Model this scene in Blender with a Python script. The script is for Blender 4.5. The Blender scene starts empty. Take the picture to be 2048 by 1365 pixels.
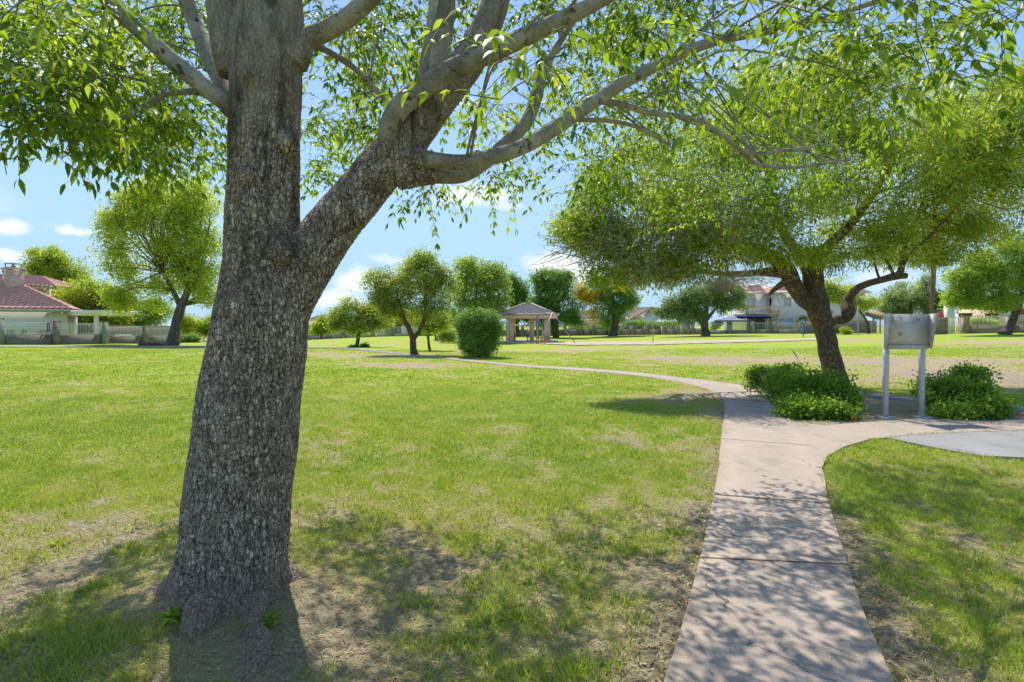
import bpy, math, random
import numpy as np
from mathutils import Vector
from mathutils.geometry import delaunay_2d_cdt

random.seed(7)
R = np.random.default_rng(11)
S = bpy.context.scene
COL = S.collection
F, H, HY = 1138.0, 1.7, 650.0          # focal length in photo pixels, eye height, horizon row


def P(px, py, Y):
    """photo pixel + distance -> world point"""
    return np.array([(px - 1024) / F * Y, Y, H - (py - HY) / F * Y])


# ------------------------------------------------------------------ terrain
CT = []
for x in (-12, 0, 12):
    for y in (-10, -2, 6):
        CT.append((x, y, 0.0))
for x, y in ((-10, 12), (-3, 12), (3, 10), (6, 9), (9, 9), (13, 12), (6, 13), (10, 14), (-16, 18), (-6, 18), (4, 17), (9, 17), (-20, 27), (-9, 24)):
    CT.append((x, y, 0.0))
for px, py, Y in ((1050, 733, 25), (930, 721, 29), (837, 712, 33), (1200, 742, 21), (960, 714.5, 31), (1100, 705, 38), (1200, 705, 36),
                  (1050, 697, 45), (1200, 690, 47), (1050, 686, 60), (1000, 690, 55), (1075, 687, 53), (1150, 687, 53), (1306, 686, 51),
                  (1200, 676, 75), (1200, 672, 90), (1350, 672, 90), (1228, 672, 78), (1410, 672, 70), (1500, 668, 80), (1600, 668, 80),
                  (1608, 674, 63), (1716, 670, 66), (1700, 667, 80), (1900, 668, 57), (2030, 669, 52), (2060, 690, 38), (1900, 716, 28),
                  (1700, 698, 38), (1500, 712, 32), (893, 686, 56), (856, 703, 38), (712, 695, 46), (643, 688, 80), (760, 674, 66),
                  (820, 675, 64), (700, 697, 42), (600, 697, 42), (690, 681, 95), (830, 679, 92), (900, 672, 78), (5, 690, 43), (110, 690, 46),
                  (209, 688, 49.5), (288, 688, 53), (340, 688, 56), (345, 691, 49), (420, 686, 70), (60, 690, 70), (760, 690, 52), (830, 692, 50)):
    p = P(px, py, Y)
    CT.append(tuple(p))
for a in range(0, 360, 30):
    CT.append((200 * math.sin(math.radians(a)), 200 * math.cos(math.radians(a)), 0.0))
for x in (-110, -60, 0, 60, 110):
    CT.append((x, 130, 0.0))
CT = np.array(CT)


def _U(r2):
    return np.where(r2 > 1e-9, r2 * np.log(np.maximum(r2, 1e-9)), 0.0)


_c = CT[:, :2] / 50.0
_n = len(_c)
_K = _U(((_c[:, None] - _c[None]) ** 2).sum(-1)) + np.eye(_n) * 2e-4
_Pm = np.c_[np.ones(_n), _c]
_A = np.block([[_K, _Pm], [_Pm.T, np.zeros((3, 3))]])
_W = np.linalg.solve(_A, np.r_[CT[:, 2], np.zeros(3)])


def ground(x, y):
    x = np.atleast_1d(np.asarray(x, float)); y = np.atleast_1d(np.asarray(y, float))
    q = np.c_[x, y] / 50.0
    z = np.empty(len(q))
    for i in range(0, len(q), 60000):
        s = q[i:i + 60000]
        z[i:i + 60000] = _U(((s[:, None] - _c[None]) ** 2).sum(-1)) @ _W[:_n] + _W[_n] + s @ _W[_n + 1:]
    d = np.hypot(x, y)
    w = np.clip((190 - d) / 70.0, 0, 1)
    w = w * w * (3 - 2 * w)
    return z * w


def gz(x, y):
    return float(ground(x, y)[0])


def G(px, py):
    """photo pixel -> point on the terrain"""
    Y = H * F / max(py - HY, 6)
    for _ in range(12):
        z = gz((px - 1024) / F * Y, Y)
        Y = 0.5 * Y + 0.5 * (H - z) * F / max(py - HY, 6)
    return np.array([(px - 1024) / F * Y, Y, gz((px - 1024) / F * Y, Y)])


# ------------------------------------------------------------------ noise
def vnoise(x, y, seed=0):
    xi = np.floor(x).astype(np.int64); yi = np.floor(y).astype(np.int64)
    fx = x - xi; fy = y - yi
    fx = fx * fx * (3 - 2 * fx); fy = fy * fy * (3 - 2 * fy)

    def h(a, b):
        n = (a * 374761393 + b * 668265263 + seed * 974711) & 0x7fffffff
        n = ((n ^ (n >> 13)) * 1274126177) & 0x7fffffff
        return ((n ^ (n >> 16)) & 0xffff) / 65535.0
    return (h(xi, yi) * (1 - fx) + h(xi + 1, yi) * fx) * (1 - fy) + (h(xi, yi + 1) * (1 - fx) + h(xi + 1, yi + 1) * fx) * fy


def fbm(x, y, seed=0, oct=4):
    s = 0; a = 0.5; t = 0
    for o in range(oct):
        s = s + a * vnoise(x * 2 ** o + 17.3 * o, y * 2 ** o - 9.1 * o, seed + o); t += a; a *= 0.5
    return s / t


def sm(a, b, x):
    t = np.clip((x - a) / (b - a), 0, 1)
    return t * t * (3 - 2 * t)


def inside(poly, x, y):
    poly = np.asarray(poly); r = np.zeros(len(x), bool); j = len(poly) - 1
    for i in range(len(poly)):
        xi, yi = poly[i][:2]; xj, yj = poly[j][:2]
        c = ((yi > y) != (yj > y)) & (x < (xj - xi) * (y - yi) / ((yj - yi) if abs(yj - yi) > 1e-9 else 1e-9) + xi)
        r ^= c; j = i
    return r


# ------------------------------------------------------------------ mesh helpers
def wpos(o):
    v = Vector((0, 0, 0))
    while o is not None:
        v = v + o.location; o = o.parent
    return np.array(v)


def build(name, V, faces, mat, parent=None, smooth=False, attrs=None):
    """faces: list of (n,k) int arrays; one mesh object in world coordinates, made local to its parent"""
    V = np.asarray(V, np.float32).reshape(-1, 3)
    if parent is not None:
        V = V - wpos(parent).astype(np.float32)
    me = bpy.data.meshes.new(name)
    faces = [np.asarray(f, np.int32) for f in faces if len(f)]
    tot = np.concatenate([np.full(len(f), f.shape[1], np.int32) for f in faces])
    loops = np.concatenate([f.ravel() for f in faces])
    me.vertices.add(len(V)); me.vertices.foreach_set('co', V.ravel())
    me.loops.add(len(loops)); me.loops.foreach_set('vertex_index', loops)
    me.polygons.add(len(tot))
    me.polygons.foreach_set('loop_start', np.r_[0, np.cumsum(tot)[:-1]].astype(np.int32))
    me.polygons.foreach_set('loop_total', tot)
    if smooth:
        me.polygons.foreach_set('use_smooth', np.ones(len(tot), bool))
    me.update(calc_edges=True)
    me.validate()
    for k, v in (attrs or {}).items():
        a = me.attributes.new(k, 'FLOAT', 'POINT'); a.data.foreach_set('value', np.asarray(v, np.float32))
    if mat is not None:
        me.materials.append(mat)
    o = bpy.data.objects.new(name, me); COL.objects.link(o)
    o.parent = parent
    return o


def thing(name, label, cat, loc, group=None):
    o = bpy.data.objects.new(name, None); COL.objects.link(o)
    o.empty_display_size = 0.3
    o.location = [float(v) for v in loc]; o['label'] = label; o['category'] = cat
    if group: o['group'] = group
    return o


def tag(o, label, cat, group=None):
    o['label'] = label; o['category'] = cat
    if group: o['group'] = group
    return o


class MB:
    """collects simple shapes into one mesh"""
    def __init__(s):
        s.V = []; s.F = {}; s.n = 0; s.A = []

    def add(s, V, faces, a=0.5):
        V = np.asarray(V, float).reshape(-1, 3)
        for f in faces:
            f = np.asarray(f, np.int64)
            if len(f): s.F.setdefault(f.shape[1], []).append(f + s.n)
        s.V.append(V); s.n += len(V); s.A.append(np.full(len(V), a) if np.isscalar(a) else np.asarray(a))

    def box(s, c, size, rz=0.0, taper=1.0):
        hx, hy, hz = [v / 2 for v in size]
        v = np.array([[x * hx * (taper if z > 0 else 1), y * hy * (taper if z > 0 else 1), z * hz] for z in (-1, 1) for x, y in ((-1, -1), (1, -1), (1, 1), (-1, 1))])
        ca, sa = math.cos(rz), math.sin(rz)
        v = np.c_[v[:, 0] * ca - v[:, 1] * sa, v[:, 0] * sa + v[:, 1] * ca, v[:, 2]] + np.asarray(c, float)
        s.add(v, [[[0, 3, 2, 1], [4, 5, 6, 7], [0, 1, 5, 4], [1, 2, 6, 5], [2, 3, 7, 6], [3, 0, 4, 7]]])

    def bar(s, a, b, w, h=None):
        """square bar from a to b"""
        a = np.asarray(a, float); b = np.asarray(b, float); h = h or w
        d = b - a; d = d / np.linalg.norm(d)
        up = np.array([0, 0, 1.0]) if abs(d[2]) < 0.9 else np.array([0, 1.0, 0])
        x = np.cross(d, up); x /= np.linalg.norm(x); y = np.cross(x, d)
        q = [(-w / 2, -h / 2), (w / 2, -h / 2), (w / 2, h / 2), (-w / 2, h / 2)]
        v = [p + x * i + y * j for p in (a, b) for i, j in q]
        s.add(v, [[[0, 3, 2, 1], [4, 5, 6, 7], [0, 1, 5, 4], [1, 2, 6, 5], [2, 3, 7, 6], [3, 0, 4, 7]]])

    def tube(s, pts, rad, sides=8, a=0.5, cap=True, ns=0.0, sub=0):
        V, Fq, Ft = tube(pts, rad, sides, cap, ns, sub)
        s.add(V, [Fq] + ([Ft] if len(Ft) else []), a)

    def poly(s, pts, th, nrm):
        """flat polygon given thickness th along nrm"""
        pts = np.asarray(pts, float); n = len(pts); nrm = np.asarray(nrm, float)
        s.add(np.r_[pts, pts + nrm * th], [[list(range(n))[::-1], list(range(n, 2 * n))], [[i, (i + 1) % n, n + (i + 1) % n, n + i] for i in range(n)]])

    def build(s, name, mat, parent=None, smooth=False, attr=None):
        return build(name, np.concatenate(s.V), [np.concatenate(f) for f in s.F.values()], mat, parent, smooth, {attr: np.concatenate(s.A)} if attr else None)


def resample(pts, n):
    """Catmull-Rom through rows of pts, n samples per span"""
    p = np.asarray(pts, float)
    if n < 2 or len(p) < 2: return p
    q = np.r_[[2 * p[0] - p[1]], p, [2 * p[-1] - p[-2]]]
    out = []
    for i in range(1, len(q) - 2):
        t = np.linspace(0, 1, n, endpoint=False)[:, None]
        a, b, c, d = q[i - 1], q[i], q[i + 1], q[i + 2]
        out.append(0.5 * (2 * b + (c - a) * t + (2 * a - 5 * b + 4 * c - d) * t ** 2 + (3 * b - a - 3 * c + d) * t ** 3))
    out.append(p[-1:])
    return np.concatenate(out)


def tube(pts, rad, sides=8, cap=True, ns=0.0, sub=0):
    pr = np.c_[np.asarray(pts, float), np.asarray(rad, float) * np.ones(len(pts))]
    if sub: pr = resample(pr, sub)
    p = pr[:, :3]; r = np.maximum(pr[:, 3], 1e-4); n = len(p)
    t = np.gradient(p, axis=0); t /= np.maximum(np.linalg.norm(t, axis=1, keepdims=True), 1e-9)
    u = np.cross(t[0], [0.3, 1, 0.1]); u /= max(np.linalg.norm(u), 1e-9)
    U = []
    for i in range(n):
        u = u - t[i] * (u @ t[i]); u /= max(np.linalg.norm(u), 1e-9); U.append(u)
    U = np.array(U); W = np.cross(t, U)
    a = np.linspace(0, 2 * math.pi, sides, endpoint=False)
    rr = r[:, None] * np.ones(sides)
    if ns:
        ph = R.random(4) * 6.28
        s_ = np.r_[0, np.cumsum(np.linalg.norm(np.diff(p, axis=0), axis=1))][:, None]
        rr = rr * (1 + ns * (np.sin(2 * a + ph[0] + s_ * 3) * 0.5 + np.sin(3 * a + ph[1] - s_ * 5) * 0.35 + np.sin(s_ * 11 + ph[2] + a) * 0.4))
    V = p[:, None] + U[:, None] * (np.cos(a) * rr)[..., None] + W[:, None] * (np.sin(a) * rr)[..., None]
    i = np.arange(n - 1)[:, None] * sides; j = np.arange(sides); k = (j + 1) % sides
    Fq = np.stack([i + j, i + k, i + sides + k, i + sides + j], -1).reshape(-1, 4)
    V = V.reshape(-1, 3); Ft = np.zeros((0, 3), int)
    if cap:
        V = np.r_[V, p[:1], p[-1:]]
        b = n * sides
        Ft = np.r_[np.c_[np.full(sides, b), k, j], np.c_[np.full(sides, b + 1), (n - 1) * sides + j, (n - 1) * sides + k]]
    return V, Fq, Ft


def norm(v):
    return v / np.maximum(np.linalg.norm(v, axis=-1, keepdims=True), 1e-9)


def leaf_mesh(Pp, D, N, L, W, tint, detail=0):
    """leaves as small folded blades: Pp base, D direction, N normal"""
    n = len(Pp); D = norm(D); X = norm(np.cross(D, N)); N = np.cross(X, D)
    L = np.broadcast_to(L, n)[:, None]; W = np.broadcast_to(W, n)[:, None]
    if detail == 0:
        V = np.stack([Pp, Pp + D * L * 0.45 - X * W * 0.5 + N * W * 0.12, Pp + D * L, Pp + D * L * 0.45 + X * W * 0.5 + N * W * 0.12], 1)
        b = np.arange(n)[:, None] * 4
        Fs = [np.r_[b + [0, 2, 1], b + [0, 3, 2]]]; k = 4
    else:
        st = [(0.0, 0.03, 0.0), (0.2, 0.62, 0.0), (0.42, 1.0, -0.02), (0.68, 0.68, -0.07), (0.88, 0.24, -0.14)]
        rows = [Pp]
        for t, w, b_ in st[1:]:
            m = Pp + D * L * t + N * L * b_
            rows += [m - X * W * 0.5 * w + N * W * 0.16 * w, m, m + X * W * 0.5 * w + N * W * 0.16 * w]
        rows.append(Pp + D * L + N * L * -0.2)
        V = np.stack(rows, 1); k = V.shape[1]; b = np.arange(n)[:, None] * k
        tri = [[0, 2, 1], [0, 3, 2]]; quad = []
        for r in range(3):
            a = 1 + 3 * r
            quad += [[a, a + 1, a + 4, a + 3], [a + 1, a + 2, a + 5, a + 4]]
        tri += [[10, 11, 13], [11, 12, 13]]
        Fs = [np.concatenate([b + t for t in tri]), np.concatenate([b + q for q in quad])]
    return V.reshape(-1, 3), Fs, np.repeat(np.broadcast_to(tint, n), k)


# ------------------------------------------------------------------ materials
def new(name):
    m = bpy.data.materials.new(name); m.use_nodes = True
    return m, m.node_tree, m.node_tree.nodes['Principled BSDF']


def nd(nt, typ, ins=None, **kw):
    n = nt.nodes.new(typ)
    for k, v in kw.items(): setattr(n, k, v)
    for k, v in (ins or {}).items():
        if isinstance(v, bpy.types.NodeSocket): nt.links.new(v, n.inputs[k])
        else: n.inputs[k].default_value = v
    return n


def ramp(nt, fac, stops):
    n = nd(nt, 'ShaderNodeValToRGB', {'Fac': fac}); e = n.color_ramp.elements
    while len(e) < len(stops): e.new(0.5)
    for q, (p, c) in zip(e, stops):
        q.position = p; q.color = (*c, 1) if len(c) == 3 else c
    return n.outputs['Color']


def math_(nt, op, a, b=0.0, c=None, clamp=False):
    n = nd(nt, 'ShaderNodeMath', operation=op, use_clamp=clamp)
    for i, v in enumerate((a, b) if c is None else (a, b, c)):
        if isinstance(v, bpy.types.NodeSocket): nt.links.new(v, n.inputs[i])
        else: n.inputs[i].default_value = v
    return n.outputs[0]


def mixc(nt, fac, a, b, blend='MIX'):
    n = nd(nt, 'ShaderNodeMix', data_type='RGBA', blend_type=blend)
    for k, v in ((0, fac), (6, a), (7, b)):
        if isinstance(v, bpy.types.NodeSocket): nt.links.new(v, n.inputs[k])
        else: n.inputs[k].default_value = v if k == 0 or len(v) == 4 else (*v, 1)
    return n.outputs[2]


def objco(nt, scale=(1, 1, 1)):
    t = nd(nt, 'ShaderNodeTexCoord')
    return nd(nt, 'ShaderNodeMapping', {'Vector': t.outputs['Object'], 'Scale': scale}).outputs[0]


def noise(nt, vec, scale, detail=4, rough=0.55):
    return nd(nt, 'ShaderNodeTexNoise', {'Vector': vec, 'Scale': scale, 'Detail': detail, 'Roughness': rough}).outputs['Fac']


def bump(nt, bs, h, dist=0.01, st=1.0):
    b = nd(nt, 'ShaderNodeBump', {'Height': h, 'Distance': dist, 'Strength': st})
    nt.links.new(b.outputs[0], bs.inputs['Normal'])


def plain(name, col, rough=0.7, metal=0.0, var=0.12, scale=6.0, bmp=0.004, spec=0.3):
    """a weathered plain colour: noise-varied albedo, fine bump"""
    m, nt, bs = new(name)
    co = objco(nt); n1 = noise(nt, co, scale, 5, 0.65); n2 = noise(nt, co, scale * 9, 3)
    c = ramp(nt, n1, [(0.25, [v * (1 - var) for v in col]), (0.75, [min(1, v * (1 + var)) for v in col])])
    nt.links.new(c, bs.inputs['Base Color'])
    bs.inputs['Roughness'].default_value = rough; bs.inputs['Metallic'].default_value = metal; bs.inputs['Specular IOR Level'].default_value = spec
    if bmp: bump(nt, bs, n2, bmp)
    return m


def foliage(name, dark, mid, light, trans=0.45, tcol=None, spec=0.25, rough=0.5):
    m, nt, bs = new(name)
    a = nd(nt, 'ShaderNodeAttribute', attribute_name='tint').outputs['Fac']
    c = ramp(nt, a, [(0.0, dark), (0.5, mid), (1.0, light)])
    nt.links.new(c, bs.inputs['Base Color'])
    bs.inputs['Roughness'].default_value = rough; bs.inputs['Specular IOR Level'].default_value = spec
    tc = mixc(nt, 1.0, c, tcol or (1.5, 1.35, 0.6), 'MULTIPLY')
    t = nd(nt, 'ShaderNodeBsdfTranslucent', {'Color': tc})
    mx = nd(nt, 'ShaderNodeMixShader', {0: trans, 1: bs.outputs[0], 2: t.outputs[0]})
    nt.links.new(mx.outputs[0], nt.nodes['Material Output'].inputs['Surface'])
    return m


def bark(name, dark, mid, light, scale, stretch, depth, bmp=0.01):
    m, nt, bs = new(name)
    co = objco(nt, (1, 1, stretch))
    w = nd(nt, 'ShaderNodeTexNoise', {'Vector': co, 'Scale': scale * 0.35, 'Detail': 3.0})
    wc = nd(nt, 'ShaderNodeVectorMath', {0: w.outputs['Color'], 1: (0.06, 0.06, 0.06)}, operation='MULTIPLY').outputs[0]
    cv = nd(nt, 'ShaderNodeVectorMath', {0: co, 1: wc}, operation='ADD').outputs[0]
    e = nd(nt, 'ShaderNodeTexVoronoi', {'Vector': cv, 'Scale': scale}, feature='DISTANCE_TO_EDGE').outputs['Distance']
    cell = nd(nt, 'ShaderNodeTexVoronoi', {'Vector': cv, 'Scale': scale}).outputs['Color']
    cr = nd(nt, 'ShaderNodeMapRange', {'Value': e, 'From Min': 0.0, 'From Max': 0.13}).outputs[0]
    fine = noise(nt, co, scale * 3.2, 5, 0.7)
    big = noise(nt, co, 2.2, 4, 0.6)
    cf = math_(nt, 'ADD', math_(nt, 'MULTIPLY', nd(nt, 'ShaderNodeSeparateColor', {0: cell}).outputs[0], 0.45), math_(nt, 'MULTIPLY', fine, 0.6))
    c = ramp(nt, cf, [(0.15, dark), (0.5, mid), (0.95, light)])
    c = mixc(nt, math_(nt, 'MULTIPLY', math_(nt, 'SUBTRACT', 1.0, cr), 0.75), c, [v * 0.35 for v in dark])
    c = mixc(nt, nd(nt, 'ShaderNodeMapRange', {'Value': big, 'From Min': 0.52, 'From Max': 0.72, 'To Max': 0.65}).outputs[0], c, [v * 0.55 for v in mid])
    nt.links.new(c, bs.inputs['Base Color'])
    bs.inputs['Roughness'].default_value = 0.9; bs.inputs['Specular IOR Level'].default_value = 0.15
    hgt = math_(nt, 'ADD', math_(nt, 'MULTIPLY', cr, 0.7), math_(nt, 'MULTIPLY', fine, 0.5))
    bump(nt, bs, hgt, bmp)
    return m


M = {}
M['leaf_ash'] = foliage('ash leaves', (0.07, 0.15, 0.018), (0.175, 0.29, 0.03), (0.37, 0.47, 0.07), 0.57, (1.75, 1.6, 0.65), 0.4, 0.4)
M['leaf_sumac'] = foliage('willow leaves', (0.11, 0.18, 0.025), (0.27, 0.38, 0.05), (0.50, 0.55, 0.11), 0.55, (1.6, 1.45, 0.7))
M['leaf_bright'] = foliage('bright leaves', (0.20, 0.31, 0.035), (0.40, 0.51, 0.07), (0.62, 0.66, 0.13), 0.58, (1.5, 1.35, 0.8))
M['leaf_olive'] = foliage('olive leaves', (0.20, 0.28, 0.06), (0.39, 0.48, 0.12), (0.62, 0.62, 0.17), 0.55, (1.4, 1.35, 0.8))
M['leaf_dark'] = foliage('dark leaves', (0.085, 0.175, 0.045), (0.17, 0.31, 0.08), (0.32, 0.47, 0.12), 0.47, (1.5, 1.4, 0.8))
M['leaf_grey'] = foliage('grey leaves', (0.13, 0.20, 0.08), (0.24, 0.34, 0.14), (0.45, 0.53, 0.26), 0.45, (1.5, 1.4, 0.8))
M['leaf_pale'] = foliage('pale leaves', (0.18, 0.28, 0.05), (0.34, 0.47, 0.09), (0.55, 0.64, 0.16), 0.55, (1.5, 1.4, 0.8))
M['leaf_yellow'] = foliage('yellow leaves', (0.27, 0.25, 0.03), (0.48, 0.40, 0.04), (0.65, 0.52, 0.06), 0.5, (1.4, 1.3, 0.6))
M['leaf_shrub'] = foliage('shrub leaves', (0.10, 0.22, 0.03), (0.20, 0.37, 0.045), (0.38, 0.54, 0.085), 0.5, (1.6, 1.4, 0.6), 0.3)
M['petal_pink'] = foliage('pink petals', (0.5, 0.03, 0.1), (0.65, 0.05, 0.15), (0.75, 0.12, 0.2), 0.4, (1.2, 1, 1))
M['petal_orange'] = foliage('orange petals', (0.7, 0.16, 0.01), (0.8, 0.25, 0.02), (0.85, 0.4, 0.04), 0.3, (1.1, 1, 0.8))
M['grass'] = foliage('grass blades', (0.56, 0.48, 0.32), (0.45, 0.51, 0.085), (0.21, 0.36, 0.045), 0.45, (1.25, 1.2, 0.7), 0.25, 0.5)
M['litter'] = foliage('dry leaves', (0.16, 0.09, 0.045), (0.36, 0.25, 0.13), (0.55, 0.44, 0.28), 0.15, (1.1, 1, 0.9))
M['bark_grey'] = bark('grey furrowed bark', (0.075, 0.062, 0.05), (0.15, 0.125, 0.10), (0.30, 0.26, 0.22), 9, 0.35, 0.02, 0.02)
M['bark_brown'] = bark('brown furrowed bark', (0.075, 0.052, 0.034), (0.165, 0.12, 0.08), (0.32, 0.24, 0.16), 24, 0.6, 0.02, 0.014)
M['dead_twig'] = plain('dead twigs', (0.42, 0.35, 0.28), 0.9)
M['stem'] = plain('green stems', (0.12, 0.13, 0.05), 0.7)
M['palm'] = bark('palm bark', (0.13, 0.08, 0.05), (0.25, 0.17, 0.11), (0.42, 0.33, 0.24), 7, 1.2, 0.02, 0.03)
M['frond_dead'] = foliage('dead fronds', (0.18, 0.1, 0.05), (0.28, 0.18, 0.1), (0.4, 0.28, 0.17), 0.2, (1, 1, 1))
M['stucco_white'] = plain('white stucco', (0.78, 0.76, 0.72), 0.9, var=0.05, scale=1.2, bmp=0.004)
M['stucco_pink'] = plain('pink stucco', (0.62, 0.45, 0.40), 0.9, var=0.06)
M['stucco_tan'] = plain('tan stucco', (0.72, 0.54, 0.42), 0.9, var=0.07)
M['stucco_cream'] = plain('cream stucco', (0.66, 0.60, 0.50), 0.9, var=0.06)
M['tile_red'] = plain('red clay tiles', (0.62, 0.33, 0.27), 0.75, var=0.25, scale=2.5)
M['tile_grey'] = plain('grey brown tiles', (0.47, 0.38, 0.34), 0.85, var=0.2, scale=2.5)
M['tile_tan'] = plain('tan shingles', (0.40, 0.31, 0.25), 0.9, var=0.15, scale=2.5)
M['white_metal'] = plain('white painted metal', (0.78, 0.78, 0.76), 0.5, var=0.05)
M['grey_metal'] = plain('dark painted steel', (0.16, 0.155, 0.15), 0.5, 0.2)
M['steel'] = plain('grey steel tube', (0.34, 0.33, 0.31), 0.45, 0.4)
M['blue'] = plain('blue painted steel', (0.09, 0.16, 0.32), 0.5)
M['navy'] = plain('navy canvas', (0.035, 0.055, 0.17), 0.85, var=0.1)
M['navy_pale'] = plain('sun faded navy canvas', (0.16, 0.19, 0.30), 0.85, var=0.1)
M['glass'] = plain('window glass', (0.10, 0.13, 0.15), 0.12, var=0.1, bmp=0, spec=0.6)
M['blind'] = plain('closed blinds', (0.50, 0.53, 0.54), 0.6, var=0.06)
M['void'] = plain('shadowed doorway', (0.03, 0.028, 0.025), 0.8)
M['trim'] = plain('sage trim', (0.42, 0.43, 0.36), 0.7, var=0.06)
M['white_trim'] = plain('white trim', (0.80, 0.78, 0.75), 0.6, var=0.04)
M['wood'] = plain('weathered timber', (0.40, 0.29, 0.17), 0.8, var=0.2, scale=9)
M['wood_pale'] = plain('pale railing timber', (0.55, 0.43, 0.30), 0.8, var=0.12)
M['slab'] = plain('grey slab', (0.42, 0.40, 0.37), 0.9, var=0.1)
M['iron'] = plain('black iron', (0.03, 0.03, 0.03), 0.5)
M['plastic_white'] = plain('white plastic', (0.8, 0.8, 0.8), 0.5, var=0.03)


def concrete(name, a, b, spk, scale=1.0):
    m, nt, bs = new(name)
    co = objco(nt)
    n1 = noise(nt, co, 0.9 * scale, 5, 0.6); n2 = noise(nt, co, 160, 2, 0.7); n3 = noise(nt, co, 7, 4, 0.6)
    c = ramp(nt, n1, [(0.3, a), (0.7, b)])
    c = mixc(nt, nd(nt, 'ShaderNodeMapRange', {'Value': n2, 'From Min': 0.56, 'From Max': 0.68, 'To Max': spk}).outputs[0], c, (0.62, 0.55, 0.48))
    c = mixc(nt, nd(nt, 'ShaderNodeMapRange', {'Value': n2, 'From Min': 0.42, 'From Max': 0.32, 'To Max': spk}).outputs[0], c, (0.16, 0.12, 0.10))
    c = mixc(nt, nd(nt, 'ShaderNodeMapRange', {'Value': n3, 'From Min': 0.6, 'From Max': 0.8, 'To Max': 0.3}).outputs[0], c, [v * 0.62 for v in a])
    st = noise(nt, objco(nt, (1, .6, 1)), 2.3, 5, 0.65)
    c = mixc(nt, nd(nt, 'ShaderNodeMapRange', {'Value': st, 'From Min': 0.52, 'From Max': 0.7, 'To Max': 0.4}).outputs[0], c, [v * 0.55 for v in a])
    wob = nd(nt, 'ShaderNodeTexNoise', {'Vector': co, 'Scale': 5.0, 'Detail': 5.0})
    vv = nd(nt, 'ShaderNodeVectorMath', {0: co, 1: nd(nt, 'ShaderNodeVectorMath', {0: wob.outputs['Color'], 1: (0.3, 0.3, 0.3)}, operation='MULTIPLY').outputs[0]}, operation='ADD').outputs[0]
    ck = nd(nt, 'ShaderNodeTexVoronoi', {'Vector': vv, 'Scale': 0.55}, feature='DISTANCE_TO_EDGE').outputs['Distance']
    ckm = math_(nt, 'MULTIPLY', nd(nt, 'ShaderNodeMapRange', {'Value': ck, 'From Min': 0.004, 'From Max': 0.0015}).outputs[0], nd(nt, 'ShaderNodeMapRange', {'Value': n1, 'From Min': 0.5, 'From Max': 0.56, 'To Max': 0.75}).outputs[0])
    c = mixc(nt, ckm, c, (0.07, 0.055, 0.045))
    nt.links.new(c, bs.inputs['Base Color'])
    bs.inputs['Roughness'].default_value = 0.88; bs.inputs['Specular IOR Level'].default_value = 0.25
    bump(nt, bs, n2, 0.003)
    return m


M['path'] = concrete('pink tan concrete', (0.37, 0.295, 0.238), (0.44, 0.355, 0.29), 0.45)
M['path_pale'] = concrete('pale grey concrete', (0.25, 0.245, 0.24), (0.31, 0.305, 0.30), 0.25)


def block_mat(name, ca, cb, mortar):
    m, nt, bs = new(name)
    t = nd(nt, 'ShaderNodeTexCoord'); s = nd(nt, 'ShaderNodeSeparateXYZ', {0: t.outputs['Object']})
    u = math_(nt, 'ADD', math_(nt, 'MULTIPLY', s.outputs[0], 0.8), math_(nt, 'MULTIPLY', s.outputs[1], 0.6))
    v = nd(nt, 'ShaderNodeCombineXYZ', {0: u, 1: s.outputs[2]}).outputs[0]
    b = nd(nt, 'ShaderNodeTexBrick', {'Vector': v, 'Color1': (*ca, 1), 'Color2': (*cb, 1), 'Mortar': (*mortar, 1), 'Scale': 1.0, 'Mortar Size': 0.012,
                                      'Brick Width': 0.4, 'Row Height': 0.2, 'Bias': 0.0})
    n = noise(nt, t.outputs['Object'], 3, 5, 0.6)
    c = mixc(nt, nd(nt, 'ShaderNodeMapRange', {'Value': n, 'From Min': 0.35, 'From Max': 0.75, 'To Max': 0.45}).outputs[0], b.outputs['Color'], [x * 0.6 for x in ca])
    nt.links.new(c, bs.inputs['Base Color']); bs.inputs['Roughness'].default_value = 0.92
    bump(nt, bs, b.outputs['Fac'], -0.006)
    return m


M['block'] = block_mat('grey brown block', (0.25, 0.205, 0.175), (0.30, 0.25, 0.215), (0.20, 0.17, 0.15))
M['block_sage'] = block_mat('sage grey block', (0.30, 0.31, 0.26), (0.34, 0.35, 0.29), (0.25, 0.26, 0.22))
M['block_pink'] = block_mat('pink tan block', (0.34, 0.26, 0.21), (0.39, 0.30, 0.245), (0.29, 0.22, 0.18))

# galvanised sign sheet: smears, water streaks and rust bloom
m, nt, bs = new('galvanised sheet')
co = objco(nt, (1, 1, 0.5)); n1 = noise(nt, co, 4, 6, 0.65); n2 = noise(nt, objco(nt, (0.6, 1, 14)), 5, 3, 0.6)
c = ramp(nt, n1, [(0.3, (0.34, 0.33, 0.30)), (0.52, (0.50, 0.475, 0.41)), (0.7, (0.60, 0.545, 0.44))])
c = mixc(nt, nd(nt, 'ShaderNodeMapRange', {'Value': n2, 'From Min': 0.55, 'From Max': 0.72, 'To Max': 0.5}).outputs[0], c, (0.17, 0.17, 0.18))
nt.links.new(c, bs.inputs['Base Color']); bs.inputs['Roughness'].default_value = 0.5; bs.inputs['Metallic'].default_value = 0.1
bump(nt, bs, n1, 0.006)
M['galv'] = m
M['post_paint'] = plain('chipped grey paint', (0.50, 0.52, 0.53), 0.55, 0.1, var=0.22, scale=7)

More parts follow.
